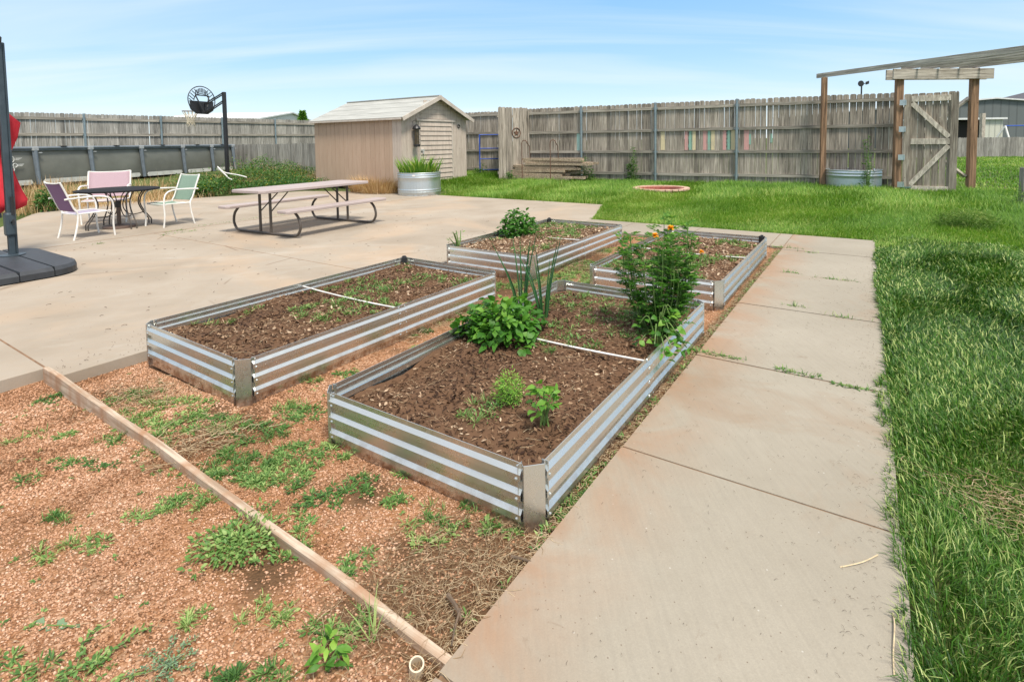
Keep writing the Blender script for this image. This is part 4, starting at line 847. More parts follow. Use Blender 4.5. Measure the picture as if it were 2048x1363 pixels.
m=MB(); m.var=.8; m.bar(Vector((11.2,13.32,2.35))-O,Vector((10.3,13.75,1.45))-O,.05,.13,(0,1,0)); part(m,'brace',M_gater)
m=MB(); m.var=.8; m.bar(Vector((11.15,13.30,.42))-O,Vector((10.2,13.75,1.35))-O,.05,.13,(0,1,0)); part(m,'brace',M_gater)
g=empty('wooden_gate',(9.54,13.22,0.06),math.atan2(-.57,.86)); tag(g,'tall weathered plank gate with Z bracing, standing open on four hinges','gate')
GW,GH=1.03,2.38; m=MB(); x=.0
while x<GW-.02:
    w_=min(.135,GW-x); m.var=random.random(); c=.02; hgt=GH+random.uniform(0,.03); m.poly([(x,.0,.05),(x+w_-.004,.0,.05),(x+w_-.004,.0,hgt-c),(x+w_-c,0,hgt),(x+c,0,hgt),(x,0,hgt-c)],(0,.016,0)); x+=.14
m.build('plank_panel',M_gatew,g)
for x_ in (.07,GW-.07):
    m=MB(); m.var=.75 if x_<.5 else .45; m.box((x_,-.022,GH/2+.0),(.14,.04,GH-.02)); m.build('stile',M_gatew,g,bevel=.003)
for z in (.10,1.24,2.26):
    m=MB(); m.var=random.uniform(.7,.95); m.box((GW/2,-.020,z),(GW-.285,.036,.14)); m.build('gate_rail',M_gater,g,bevel=.003)
for (p,q_) in (((.15,-.021,2.16),(GW-.16,-.021,1.34)),((.15,-.021,.19),(GW-.16,-.021,1.14))):
    m=MB(); m.var=.9; m.bar(p,q_,.038,.115,(0,1,0)) if 0 else m.bar(p,q_,.105,.038,(0,-1,0)); m.build('gate_brace',M_gater,g,bevel=.003)
for z in (.20,.86,1.54,2.18):
    m=MB(); m.box((-.03,-.125,z),(.13,.008,.13)); m.box((.03,-.085,z),(.008,.08,.13)); m.tube([(.03,-.13,z-.06),(.03,-.13,z+.06)],.012,7); m.build('hinge',plain('zinc_hinge',(.55,.6,.6),.35,.7),g)
m=MB(); m.box((.08,-.05,.13),(.2,.01,.03)); m.build('drop_bolt',plain('bolt_metal',(.2,.3,.28),.4,.6),g)
sp_=empty('wooden_post',(9.76,10.3,0)); tag(sp_,'short grey wooden post at the right edge of the lawn','post'); m=MB(); m.box((0,0,.4),(.1,.1,.82)); m.build('post_shaft',M_fence2,sp_,bevel=.006)
# ------------------------------------------------ edging board, pipe, twigs
eb=MB(); n=24; P0=np.array(W(-4.42,1.17)[:2]);P1=np.array(W(-.955,1.085)[:2]); V=[]
for i in range(n+1):
    t_=i/n; p=P0+(P1-P0)*t_; d=(P1-P0)/np.linalg.norm(P1-P0); nn=np.array([-d[1],d[0]]); p=p+nn*(.018*math.sin(PI*t_)+.002*math.sin(t_*31)); zt=.000+.024*(1-t_)+.004*math.sin(t_*17)
    for (o_,z) in ((-.015,-.09),(.015,-.09),(.015,zt-.003),(.012,zt),(-.012,zt),(-.015,zt-.003)): V.append((*(p+nn*o_),z))
F=[(i*6+k,i*6+(k+1)%6,(i+1)*6+(k+1)%6,(i+1)*6+k) for i in range(n) for k in range(6)]+[tuple(range(6))[::-1],tuple(n*6+k for k in range(6))]
eb.var=.6; eb.add(V,F)
o=mkmesh('edging_board',[(v[0]-P0[0],v[1]-P0[1],v[2]) for v in V],F,M_board,None,False,[.6]*len(V)); o.location=(P0[0],P0[1],0)
# turn the mesh so the grain follows its length
ang=math.atan2(P1[1]-P0[1],P1[0]-P0[0]); o.data.transform(Matrix.Rotation(-ang,4,'Z')); o.rotation_euler=(0,0,ang)
tag(o,'long weathered timber edging board lying across the gravel from the patio to the walkway','edging board')
pc_=MB(); pc_.lathe([(.021,-.05),(.021,.03),(.0165,.03),(.0165,-.02)],20,cap=False); o=pc_.build('pipe_stub',plain('tan_pvc',(.62,.52,.38),.5),None,True,loc=(-.283,1.415,-.02)); o.rotation_euler=(.25,.1,0); tag(o,'short tan plastic pipe stub in the gravel near the end of the edging board','pipe')
def twig(P,r_,lb):
    m=MB(); m.tube(smoothpts(P,3),[r_*(1-.5*i/(3*(len(P)-1))) for i in range(3*(len(P)-1)+1)],6); tag(m.build('twig',M_deb_t,None,True),lb,'twig')
M_deb_t=plain('twig_bark',(.13,.09,.06),.9,v=.4,sc_=30); M_straw_t=plain('straw_stalk',(.55,.44,.28),.8,v=.25,sc_=20)
twig([(-.22,1.63,.012),(-.19,1.585,.016),(-.17,1.545,.01)],.0075,'thick grey broken twig beside the end of the edging board')
twig([(-.175,1.57,.02),(-.185,1.52,.012),(-.19,1.46,.008)],.004,'thin twig leaning against the thick one at the board end')
twig([(-.02,1.80,.0),(.01,1.785,.006),(.05,1.775,.0)],.006,'dark charred twig in the dry grass by the walkway edge')
def stalk(pts,r_,lb):
    m=MB(); m.tube(smoothpts(pts,4),r_,5); tag(m.build('grass_stalk',M_straw_t,None,True),lb,'stalk')
stalk([(1.13,1.55,.006),(1.10,1.50,.012),(1.04,1.42,.008),(1.0,1.36,.006)],.0022,'long dry stalk lying along the walkway beside the grass, bottom right')
stalk([(1.08,1.73,.004),(1.16,1.74,.012),(1.24,1.78,.005)],.002,'bent straw stalk on the walkway slab below the last joint')
# ------------------------------------------------ background
def gable(name,x0,x1,y0,y1,zb,ev,rg,mw,mr,label,ridge='y'):
    r=empty(name,(x0,y0,zb)); tag(r,label,'building'); w_,d_=x1-x0,y1-y0; m=MB()
    if ridge=='y': m.poly([(0,0,0),(w_,0,0),(w_,0,ev),(w_/2,0,rg),(0,0,ev)],(0,d_,0))
    else: m.poly([(0,0,0),(0,d_,0),(0,d_,ev),(0,d_/2,rg),(0,0,ev)],(w_,0,0))
    m.build('wall',mw,r); m=MB(); o_=.3
    if ridge=='y':
        s_=(rg-ev)/(w_/2)
        for sg in (-1,1): m.poly([(w_/2,-o_,rg+.02),(w_/2+sg*(w_/2+o_),-o_,ev-s_*o_+.02),(w_/2+sg*(w_/2+o_),d_+o_,ev-s_*o_+.02),(w_/2,d_+o_,rg+.02)],(0,0,.15))
    else:
        s_=(rg-ev)/(d_/2)
        for sg in (-1,1): m.poly([(-o_,d_/2,rg+.02),(-o_,d_/2+sg*(d_/2+o_),ev-s_*o_+.02),(w_+o_,d_/2+sg*(d_/2+o_),ev-s_*o_+.02),(w_+o_,d_/2,rg+.02)],(0,0,.15))
    m.build('roof',mr,r); return r
def metalwall(name,c,per):
    t=NT(name); k=t.co('Object'); sx_=t.n('ShaderNodeSeparateXYZ'); t.L(k,sx_.inputs[0]); f=t.mth('FRACT',t.mth('MULTIPLY',sx_.outputs[0],1/per)); rib=t.rng(t.mth('ABSOLUTE',t.mth('SUBTRACT',f,.5)),.36,.46,0,1); t.bump(rib,.8,.04); return t.fin(t.mix(t.mth('MULTIPLY',rib,.35),c,tuple(x*.45 for x in c)),.55,0,.4)
M_gw=metalwall('grey_metal_wall',(.13,.145,.145),.9); M_cw=metalwall('cream_metal_wall',(.55,.55,.47),.5); M_wr=plain('white_roof',(.66,.67,.66),.5); M_dr=plain('dark_shingle',(.09,.09,.105),.8,v=.25,sc_=3); M_br=plain('red_brick_wall',(.36,.13,.08),.85,v=.2,sc_=5)
gable('metal_barn',40.5,66,60,84,0,4.35,5.35,M_gw,M_wr,'large grey ribbed metal barn beyond the far fence at the right')
r=empty('brick_house',(76,80,0)); tag(r,'brick house with dark hipped shingle roof behind the grey barn','building')
m=MB(); m.box((10,6,2.95),(19.2,11.2,5.9)); m.build('wall',M_br,r)
m=MB(); m.add([(-.3,-.3,5.9),(20.3,-.3,5.9),(20.3,12.3,5.9),(-.3,12.3,5.9),(5,6,8.0),(15,6,8.0)],[(0,3,2,1),(0,1,5,4),(1,2,5),(2,3,4,5),(3,0,4)]); m.build('roof',M_dr,r)
r=empty('open_shelter',(36.2,48,.0)); tag(r,'cream metal shelter with a dark open bay in front of the grey barn','shelter')
m=MB(); m.box((6.35,0,1.42),(1.65,.1,2.84)); m.box((7.15,2.5,1.42),(.1,5,2.84)); m.box((0,2.5,1.42),(.1,5,2.84)); m.box((3.6,5,1.42),(7.2,.1,2.84)); m.build('wall',M_cw,r)
m=MB(); m.box((3.6,2.4,2.86),(7.5,5.4,.16)); m.build('roof',M_wr,r)
m=MB(); m.box((2.8,.6,1.3),(5.3,.05,2.6)); m.build('bay_shade_sheet',M_bayshade,r)  # dark sheet stands in for the shade inside the open bay
r=empty('swing_set',(40.8,45,.0)); tag(r,'swing frame with a blue top bar and leaning white legs beyond the far fence','swing set')
m=MB(); m.tube([(.1,0,2.15),(5.5,0,2.15)],.05,8); m.build('top_bar',M_blue,r,True)
for x_ in (.1,5.5):
    for s_ in (-1,1): m=MB(); m.tube([(x_,0,2.15),(x_-.75*(s_>0),s_*.8,0)],.07,8); m.build('leg',M_white,r,True)
sp2=empty('wooden_post',(31.2,36,0)); tag(sp2,'square tan post standing behind the far fence, left of the cream shelter','post'); m=MB(); m.box((0,0,1.43),(.22,.22,2.86)); m.build('post_shaft',M_gater,sp2)
gable('metal_workshop',-39.6,-27.9,60,78,0,4.2,5.3,plain('white_wall',(.62,.62,.6),.6),M_wr,'distant white metal-roofed workshop showing above the pool fence','x')
r=empty('windmill',(25.7,40,0)); tag(r,'small weather fan on a thin pole rising behind the back fence','weather vane')
m=MB(); m.tube([(0,0,0),(0,0,5.1)],.05,6); m.build('pole',M_black,r)
m=MB(); m.lathe([(.22,-.02),(.22,.02)],12); m.v=[(v[0]-.05,v[2],v[1]+5.3) for v in m.v]; m.bar((0,0,5.25),(.45,0,5.35),.03,.05); m.poly([(.3,0,5.2),(.55,0,5.28),(.55,0,5.5),(.3,0,5.42)],(0,.02,0)); m.build('fan_head',M_black,r)
# far conifer
tr=empty('conifer_tree',(-23,60,0)); tag(tr,'dark conifer top showing above the fence left of the shed','tree')
m=MB(); m.tube([(0,0,0),(0,0,4.6)],[.2,.04],8); m.build('trunk',M_deb_t,tr)
n=3500; z=rng.uniform(1,5.0,n); rr=(5.15-z)*.33*np.sqrt(rng.random(n)); q=rng.uniform(0,2*PI,n); P=np.stack([rr*np.cos(q),rr*np.sin(q),z],1); D=np.stack([np.cos(q),np.sin(q),rng.uniform(-.2,.8,n)],1)
leaves('crown',P,D,nrm(rng.normal(size=(n,3))+[0,0,1]),rng.uniform(.2,.4,n),rng.uniform(.07,.12,n),M_mari,tr)
# ================================================ PLANTS
def bush(name,loc,rad,hgt,n,L0,L1,ratio,mat,label,cat='plant',shell=.45,stems=14,group=None,vshift=0,fold=.12,droop=.3,zmin=.05):
    r=empty(name,loc); tag(r,label,cat,group)
    th=rng.uniform(0,2*PI,n); ph=np.arccos(rng.uniform(zmin,1,n)); rr=shell+(1-shell)*rng.random(n)**.6; lump=1+.16*np.sin(3*th+loc[0]*9)+.12*np.sin(5*th+ph*4)
    P=np.stack([rad*rr*lump*np.sin(ph)*np.cos(th),rad*rr*lump*np.sin(ph)*np.sin(th),hgt*rr*np.cos(ph)*(1+.1*np.sin(4*th))+.02],1)
    out=nrm(np.stack([np.cos(th),np.sin(th),.35+0*th],1)); D=nrm(out+rng.normal(0,.55,(n,3))); N=nrm(np.array([[0,0,1.]])+out*.5+rng.normal(0,.35,(n,3)))
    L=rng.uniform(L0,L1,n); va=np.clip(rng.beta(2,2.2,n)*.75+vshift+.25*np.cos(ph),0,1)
    leaves('foliage',P,D,N,L,L*ratio*rng.uniform(.8,1.15,n),mat,r,va,fold=fold,droop=droop)
    m=MB()
    for k in range(stems):
        i=rng.integers(n); e=P[i]; m.tube(smoothpts([(random.uniform(-.03,.03),random.uniform(-.03,.03),-.03),(e[0]*.35,e[1]*.35,e[2]*.55),tuple(e)],3),[.005,.0048,.0045,.004,.0035,.003,.0025],5)
    m.build('stems',M_stem,r)
    return r
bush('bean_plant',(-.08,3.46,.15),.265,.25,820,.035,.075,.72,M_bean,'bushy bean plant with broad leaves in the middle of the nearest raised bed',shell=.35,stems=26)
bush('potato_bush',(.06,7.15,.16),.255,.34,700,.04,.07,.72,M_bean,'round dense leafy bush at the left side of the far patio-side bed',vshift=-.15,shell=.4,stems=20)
# tall marigold
r=empty('marigold_plant',(.93,3.50,.14)); tag(r,'tall feathery marigold with orange flowers at the back of the nearest raised bed','plant')
Lv=[];m=MB(); pts=[];dirs=[]
for s_ in range(34):
    q=rng.uniform(0,2*PI); tip=np.array([.235*math.sqrt(rng.random())*math.cos(q),.235*math.sqrt(rng.random())*math.sin(q),rng.uniform(.38,.78)]); base=np.array([rng.normal(0,.03),rng.normal(0,.03),-.04]); mid=(base+tip)/2+np.array([tip[0]*.35,tip[1]*.35,0])
    P_=smoothpts([tuple(base),tuple(mid),tuple(tip)],5); m.tube(P_,[.006-.0004*i for i in range(len(P_))],5)
    for t_ in np.linspace(.2,1,22):
        i=min(int(t_*(len(P_)-1)),len(P_)-2); f=t_*(len(P_)-1)-i; p=np.array(P_[i].lerp(P_[i+1],min(f,1)))
        qa=rng.uniform(0,2*PI); d=np.array([math.cos(qa),math.sin(qa),rng.uniform(.0,.7)]); d/=np.linalg.norm(d); Lf=rng.uniform(.035,.085)*(1.2-.3*t_)
        sidev=np.cross(d,[0,0,1.]); sidev/=np.linalg.norm(sidev)+1e-9
        for w_ in np.linspace(.2,1,6):                      # pinnate leaflets
            b_=p+d*Lf*w_
            for sg in (-1,1): pts.append(b_); dirs.append(d*.75+sidev*sg*.85+np.array([0,0,rng.uniform(-.2,.3)]))
pts=np.array(pts);dirs=np.array(dirs); n=len(pts)
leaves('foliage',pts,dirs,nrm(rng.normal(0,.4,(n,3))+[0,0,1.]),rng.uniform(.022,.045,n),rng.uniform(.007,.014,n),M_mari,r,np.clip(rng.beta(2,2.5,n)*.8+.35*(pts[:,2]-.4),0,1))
m.build('stems',M_stem,r)
def flower(parent,loc,rad,mat):
    n=70;q=rng.uniform(0,2*PI,n);e=rng.uniform(-.2,1.2,n); D=np.stack([np.cos(q)*np.cos(e),np.sin(q)*np.cos(e),np.sin(e)],1)
    P=np.tile(np.array([loc]),(n,1)); leaves('flower_head',P,D,nrm(D*.2+[0,0,1.]),np.full(n,rad),np.full(n,rad*.55),mat,parent)
flower(r,(.07,-.1,.735),.026,M_orange); flower(r,(-.045,-.16,.70),.024,M_orange); flower(r,(.30,-.0,.56),.018,M_orange); flower(r,(-.01,-.27,.06),.015,M_orange)
m=MB(); m.tube(smoothpts([(.1,0,.3),(.2,0,.38),(.28,0,.45),(.30,0,.55)],3),.004,5); m.build('flower_stalk',M_stem,r)
# trailing bean over the bed rim
r=empty('bean_vine',(.88,3.20,.15)); tag(r,'broad-leaved bean vine spilling over the steel rim in front of the tall marigold','plant')
P=[];D=[]
m=MB()
for (ex,ey,ez) in ((-.12,.02,.06),(-.05,-.06,.08),(.03,.05,.18),(.09,-.02,.13),(.13,-.03,.09),(.05,-.06,.06),(.0,-.10,.04),(.10,.06,.22),(.12,.04,.14),(-.1,.1,.15),(.05,.0,.15),(.155,-.02,.04),(.07,.05,.22),(-.03,0,.12)):
    m.tube(smoothpts([(0,.05,0),(ex*.5,ey*.5+.03,max(ez,.06)+.05),(ex,ey,ez)],4),.0035,5)
    for k in range(6): 
        P.append((ex+rng.normal(0,.02),ey+rng.normal(0,.02),ez+rng.normal(0,.02))); q=rng.uniform(0,6.28); D.append((math.cos(q),math.sin(q),rng.uniform(-.5,.3)))
m.build('stems',M_stem,r); n=len(P); leaves('foliage',np.array(P),np.array(D),nrm(rng.normal(0,.4,(n,3))+[0,-.2,1.]),rng.uniform(.035,.06,n),rng.uniform(.028,.045,n),M_bean,r,None,droop=.3)
# seedlings
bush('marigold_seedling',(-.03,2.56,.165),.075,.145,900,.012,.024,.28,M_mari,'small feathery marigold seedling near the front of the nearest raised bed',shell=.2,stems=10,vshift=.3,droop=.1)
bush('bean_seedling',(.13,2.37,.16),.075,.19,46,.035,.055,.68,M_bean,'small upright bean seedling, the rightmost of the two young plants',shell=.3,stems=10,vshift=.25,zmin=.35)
# onions
def onion(loc,n,h,label):
    r=empty('onion_plant',loc); tag(r,label,'plant','onion clumps')
    m=MB()
    for k in range(n):
        q=rng.uniform(0,2*PI); l=rng.uniform(.05,.32); hh=h*rng.uniform(.6,1.05); b_=(.02*math.cos(q),.02*math.sin(q),-.02)
        P_=smoothpts([b_,(b_[0]+hh*.45*l*math.cos(q),b_[1]+hh*.45*l*math.sin(q),hh*.5),(b_[0]+hh*l*1.25*math.cos(q),b_[1]+hh*l*1.25*math.sin(q),hh)],4); N_=len(P_)
        m.var=random.random(); m.tube(P_,[.0075*(1-.85*(i/(N_-1))**2) for i in range(N_)],7)
    m.build('leaves',M_onion,r,True)
onion((.06,3.95,.15),9,.58,'spindly onion clump behind the bushy bean plant, the left of the two'); onion((.215,3.80,.15),10,.60,'upright onion clump right of the other onion, with pale lower stalks')
# ------------------------------------------------ ground weeds
def fan(P,n,L0,L1,ratio,flat=.35,rad=.0,spread=.0):         # rosettes at points P
    out=[];k=len(P)
    idx=np.repeat(np.arange(k),n); q=rng.uniform(0,2*PI,len(idx)); b=P[idx]+np.stack([np.cos(q),np.sin(q),0*q],1)*rad*rng.random(len(idx))[:,None]
    D=nrm(np.stack([np.cos(q),np.sin(q),rng.uniform(.05,flat*2,len(idx))],1)); N=nrm(rng.normal(0,.25,(len(idx),3))+[0,0,1.]); L=rng.uniform(L0,L1,len(idx))
    V,T,c=leafgeo(b,D,N,L,L*ratio,fold=.1,droop=.2); return V,T,np.repeat(np.clip(rng.beta(2,2,len(idx))+rng.normal(0,.08,k)[idx],0,1),c)
patches=[(-1.96,2.94,.22,60),(-2.25,3.17,.12,14),(-1.66,2.77,.16,40),(-2.05,2.64,.07,8),(-2.77,3.21,.10,12),(-1.3,2.67,.12,26),(-1.17,2.87,.10,26),(-1.25,2.95,.08,14),
(-1.06,2.35,.15,46),(-1.26,2.39,.13,36),(-1.03,2.51,.10,20),(-.72,2.19,.09,14),(-.83,2.14,.06,8),(-.82,2.52,.10,16),(-.52,2.13,.06,9),(-.23,2.04,.13,22),(-.55,1.82,.05,6),(-.06,1.98,.08,10),(.19,2.06,.06,10),(.28,2.25,.05,12),(.24,2.15,.05,8),
(-1.49,2.09,.06,7),(-1.56,1.92,.05,6),(-2.15,2.45,.07,6),(-2.19,2.35,.05,4),(-1.8,2.06,.05,6),(-2.54,2.72,.1,6),(-1.05,3.37,.07,8),(-1.27,3.27,.06,8),(-.65,4.37,.14,14),(-.81,4.14,.1,8),(-.34,4.62,.16,26),(-.14,5.43,.2,44),(.59,5.59,.3,70),(.57,6.55,.25,60),(1.02,7.13,.25,50),(1.42,8.0,.2,40),(.33,5.61,.25,50),(.9,6.3,.3,60),(.25,5.1,.2,36),(-.3,5.0,.12,16),(.75,5.95,.3,60),(1.2,7.6,.25,40),(-.9,2.0,.1,8),(-1.35,2.2,.1,8),(-.35,1.95,.1,8)]
Ls=[]
for _ in range(70):
    b_=rng.uniform(.1,3.2); a_=rng.uniform(-4.1,-1.05); patches.append((*W(a_,b_)[:2],rng.uniform(.02,.09),int(rng.integers(3,12))))
for (x,y,rd,k) in patches:
    n=k; q=rng.uniform(0,2*PI,n); rr=rd*np.sqrt(rng.random(n)); X=x+rr*np.cos(q)*1.2; Y=y+rr*np.sin(q)*.85; a,b=toab(X,Y); ok=~inbed(a,b,-.01)&(a<-.93); X,Y,a,b=X[ok],Y[ok],a[ok],b[ok]
    if len(X)==0: continue
    P=np.stack([X,Y,gz(a,b)+.004],1); sz=.7+.07*math.hypot(x,y); tn=rng.normal(0,.16); k1=rng.integers(0,3)
    for kk,(cnt,l0,l1,ra,fl,rd_) in enumerate(((13,.010,.026,.5,.25,.03),(16,.012,.038,.2,.5,.025),(9,.018,.05,.09,1.2,.012))):
        sel=P if kk==k1 else P[rng.random(len(P))<.35]
        if len(sel): v_,t_,a_=fan(sel,cnt,l0*sz,l1*sz,ra,fl,rd_*sz); Ls.append((v_,t_,np.clip(a_+tn,0,1)))
# sparse seedlings over the gravel, along bed feet and the walk edge
a,b=scatter(260,-4.2,-1.0,-.2,2.4); ok=~inbed(a,b); a,b=a[ok],b[ok]; Ls.append(fan(AB3(a,b,gz(a,b)+.003),8,.006,.018,.45,.4,.006))
b=rng.uniform(1.2,7.6,150); a=np.full(150,-.975)+rng.normal(0,.012,150); Ls.append(fan(AB3(a,b,np.full(150,-.012)),7,.012,.034,.3,.6,.012))
V,T,A1=merge(Ls); tag(npmesh('ground_weeds',V,T,M_weed,None,A1),'low green weeds creeping over the gravel around the raised beds','weeds',None,'stuff')
# weeds inside each bed
for k,den in (('A',230),('B',240),('C',260),('D',280)):
    n=den; u_=rng.uniform(.06,BW-.06,n*4); v_=rng.uniform(.06,BL-.06,n*4); w8=fbm(u_+3*ord(k),v_,1.9,3)+.35*(v_>1.1)-(.9 if k=='A' else .2)*(v_<1.0); i=np.argsort(-w8)[:int(n*1.6)]; i=rng.permutation(i)[:n]; u_,v_=u_[i],v_[i]
    x,y,yw=BED[k]; c,s=math.cos(yw),math.sin(yw); P=np.stack([x+u_*c-v_*s,y+u_*s+v_*c,soilz(k,u_,v_)+.004],1); sz={'A':1,'B':1.1,'C':1.3,'D':1.3}[k]
    Ls=[fan(P[:n*2//3],13,.010*sz,.030*sz,.38,.9,.034*sz),fan(P[n*2//3:],16,.02*sz,.055*sz,.10,1.1,.015*sz)]
    V,T,A1=merge(Ls); tag(npmesh('bed_weeds',V,T,M_weed,None,A1),'small weeds sprouting in the mulch of the '+{'A':'nearest raised bed','B':'raised bed at the patio edge','C':'far bed with the round bush','D':'far bed beside the walkway'}[k],'weeds',None,'stuff')
# straw and thatch
def straw(n,fn,L0,L1,w0,zl=.02):
    P=fn(n); q=rng.uniform(0,2*PI,n); L=rng.uniform(L0,L1,n); e=rng.uniform(0,zl*12,n); P1_=P+np.stack([np.cos(q)*L,np.sin(q)*L,np.sin(e)*L*.5],1); mid=(P+P1_)/2+np.stack([-np.sin(q),np.cos(q),0*q],1)*(rng.normal(0,.05 if zl<.01 else .12,n)*L)[:,None]+np.array([0,0,.004])
    a_=strip_tris(P,mid,w0); b_=strip_tris(mid,P1_,w0*.8); va=np.clip(rng.beta(2,1.8,n),0,1)
    return [(a_[0],a_[1],np.repeat(va,6)),(b_[0],b_[1],np.repeat(va,6))]
def fn1(n):
    c=np.array([(-.37,1.86),(-.23,1.75),(-.15,1.9),(-.45,1.69),(-.24,1.56),(-.06,1.79),(-.35,1.51),(-.51,1.56),(.03,1.9),(-.3,1.62),(-.15,1.65)]); i=rng.integers(0,len(c),n); p=c[i]+rng.normal(0,.10,(n,2)); a,b=toab(p[:,0],p[:,1]); a=np.where(a>-.955,-.955-rng.random(n)*.2,a); bad=inbed(a,b,.0); b=np.where(bad,1.45,b); return AB3(a,b,gz(a,b)+.004+rng.random(n)*.022)
def fn2(n): b=rng.uniform(.9,8,n); a=-.985+rng.normal(0,.022,n); a=np.minimum(a,-.95); return AB3(a,b,np.full(n,-.018)+rng.random(n)*.02)
def fn3(n): a,b=scatter(n,-4.2,-.97,0,1.6); return AB3(a,b,gz(a,b)+.004+.005*rng.random(n))
def fn4(n): c=np.array([(-.65,4.37),(-.8,4.15),(-.45,4.55),(-2.2,3.15),(-1.55,2.6),(.7,6.2),(1.0,7.0),(.4,5.3)]); i=rng.integers(0,len(c),n); p=c[i]+rng.normal(0,.12,(n,2)); a,b=toab(p[:,0],p[:,1]); ok=inbed(a,b,.0); a=np.where(ok,-2.57,a); return AB3(a,b,gz(a,b)+.006+.02*rng.random(n))
def fn6(n):
    k_=rng.integers(0,4,n); u_=rng.uniform(.08,BW-.08,n); v_=rng.uniform(.08,BL-.08,n); P=np.zeros((n,3))
    for q_,kk in enumerate('ABCD'):
        x,y,yw=BED[kk]; c,s=math.cos(yw),math.sin(yw); m_=k_==q_; P[m_,0]=(x+u_*c-v_*s)[m_];P[m_,1]=(y+u_*s+v_*c)[m_];P[m_,2]=(soilz(kk,u_,v_)+.006+.01*rng.random(n))[m_]
    return P
def fn5(n): p=np.array([[1.86,2.0]])+rng.normal(0,.11,(n,2)); a,b=toab(p[:,0],p[:,1]); return AB3(a,b,.0+rng.random(n)*.03)
Ls=straw(1300,fn6,.02,.09,.0010)+straw(260,fn5,.03,.10,.0012)+straw(1150,fn1,.02,.09,.0007)+straw(2600,fn2,.015,.06,.0012)+straw(900,fn3,.012,.05,.0008)+straw(1500,fn4,.04,.13,.0016)
V,T,A1=merge(Ls); tag(npmesh('dry_straw',V,T,M_straw,None,A1),'dead straw and dry grass matted between the edging board and the walkway','straw',None,'stuff')
# debris on concrete
def fnd(n):
    a=np.concatenate([rng.uniform(-.93,.04,n//3),rng.uniform(-9.5,-4.3,n-n//3)]); b=np.concatenate([1.0+7*rng.random(n//3)**1.3,rng.uniform(1.3,9,n-n//3)]); return AB3(a,b,np.full(n,.0065))
Ls=straw(1000,fnd,.003,.016,.0006,0)
def fne(n): b=rng.uniform(1.2,8.5,n); return AB3(-4.26-np.abs(rng.normal(0,.22,n)),b,np.full(n,.0055))
def fnp(n): return AB3(rng.uniform(-9.5,-4.35,n),rng.uniform(1.3,8,n),np.full(n,.0065))
Ls+=straw(170,fnp,.015,.045,.0022,.0)+straw(700,fne,.003,.014,.0009,0)
def fng(n): b=rng.uniform(1.1,8,n); return AB3(.05-np.abs(rng.normal(0,.07,n)),b,np.full(n,.006))
Ls+=straw(420,fng,.004,.02,.0005,0)
Ls=[(v,t_,a_*.75) for v,t_,a_ in Ls]; V,T,A1=merge(Ls); tag(npmesh('litter',V,T,M_deb,None,A1),'tiny dry clippings and bark crumbs strewn on the concrete','litter',None,'stuff')
# joint tufts
tufts=[(1.34,3.54,.07,26),(1.43,3.47,.06,18),(1.72,3.24,.07,30),(1.95,3.03,.06,22),(2.95,5.71,.06,16),(3.36,5.33,.05,12),(3.21,5.42,.09,30),(3.56,7.03,.10,26),(3.71,6.7,.06,18),(2.4,4.55,.05,22),(2.64,4.24,.07,16),(-5.7,9.08,.12,22),(-5.58,9.61,.1,14),(-5.31,9.94,.14,22),(-6.15,7.95,.06,12),(-4.73,10.97,.18,22),(-3.85,12.8,.2,22),(-5.5,8.9,.2,26),(-5.0,10.5,.2,22)]
Ls=[]
for (x,y,rd,k) in tufts:
    ax=EX if x>0 else EY; t_=rng.normal(0,rd,k); P=np.stack([x+ax[0]*t_,y+ax[1]*t_,np.full(k,-.005)],1)
    V,T,c=bladegeo(P,rng.uniform(.025,.075,k),np.full(k,.005),rng.uniform(0,6.3,k),np.abs(rng.normal(.6,.35,k)),.6); Ls.append((V,T,np.repeat(rng.random(k),c))); Ls.append(fan(P[:k*2//3],7,.014,.036,.35,.4,.014))
V,T,A1=merge(Ls); tag(npmesh('joint_weeds',V,T,M_weed,None,A1),'small grass tufts growing from the joints of the concrete slabs','weeds',None,'stuff')
# individual foreground weeds
def lobed(loc,ang,L,label):
    r=empty('thistle_leaf_weed',loc,ang); tag(r,label,'weed'); pts=[]
    m=MB(); n=15; up_=[];dn=[]
    for i in range(n): t_=i/(n-1); w_=(.30*math.sin(PI*min(1,t_*.9+.1))**.7)*(1 if i%2==0 else .45)*(1-.55*t_); up_.append((t_*L,w_*L*.62,.012+.008*math.sin(i))); dn.append((t_*L,-w_*L*.62,.010-.004*math.sin(i)))
    V=[];F=[]
    for i in range(n): V+=[up_[i],(i/(n-1)*L,0,.008),dn[i]]
    for i in range(n-1): F+=[(i*3,i*3+1,i*3+4,i*3+3),(i*3+1,i*3+2,i*3+5,i*3+4)]
    m.var=.62; m.add(V,F); m.build('leaf_blade',M_greyleaf,r,True)
    m=MB(); m.tube([(0,0,.011),(L*.9,0,.011)],.0018,5); m.build('midrib',M_stem,r)
M_greyleaf=leafmat('grey_green_leaf',(.07,.13,.07),(.16,.25,.14),(.25,.36,.2),.15)
lobed((-1.49,1.575,-.028),-.05,.155,'single pale grey-green lobed leaf lying flat on the gravel at lower left')
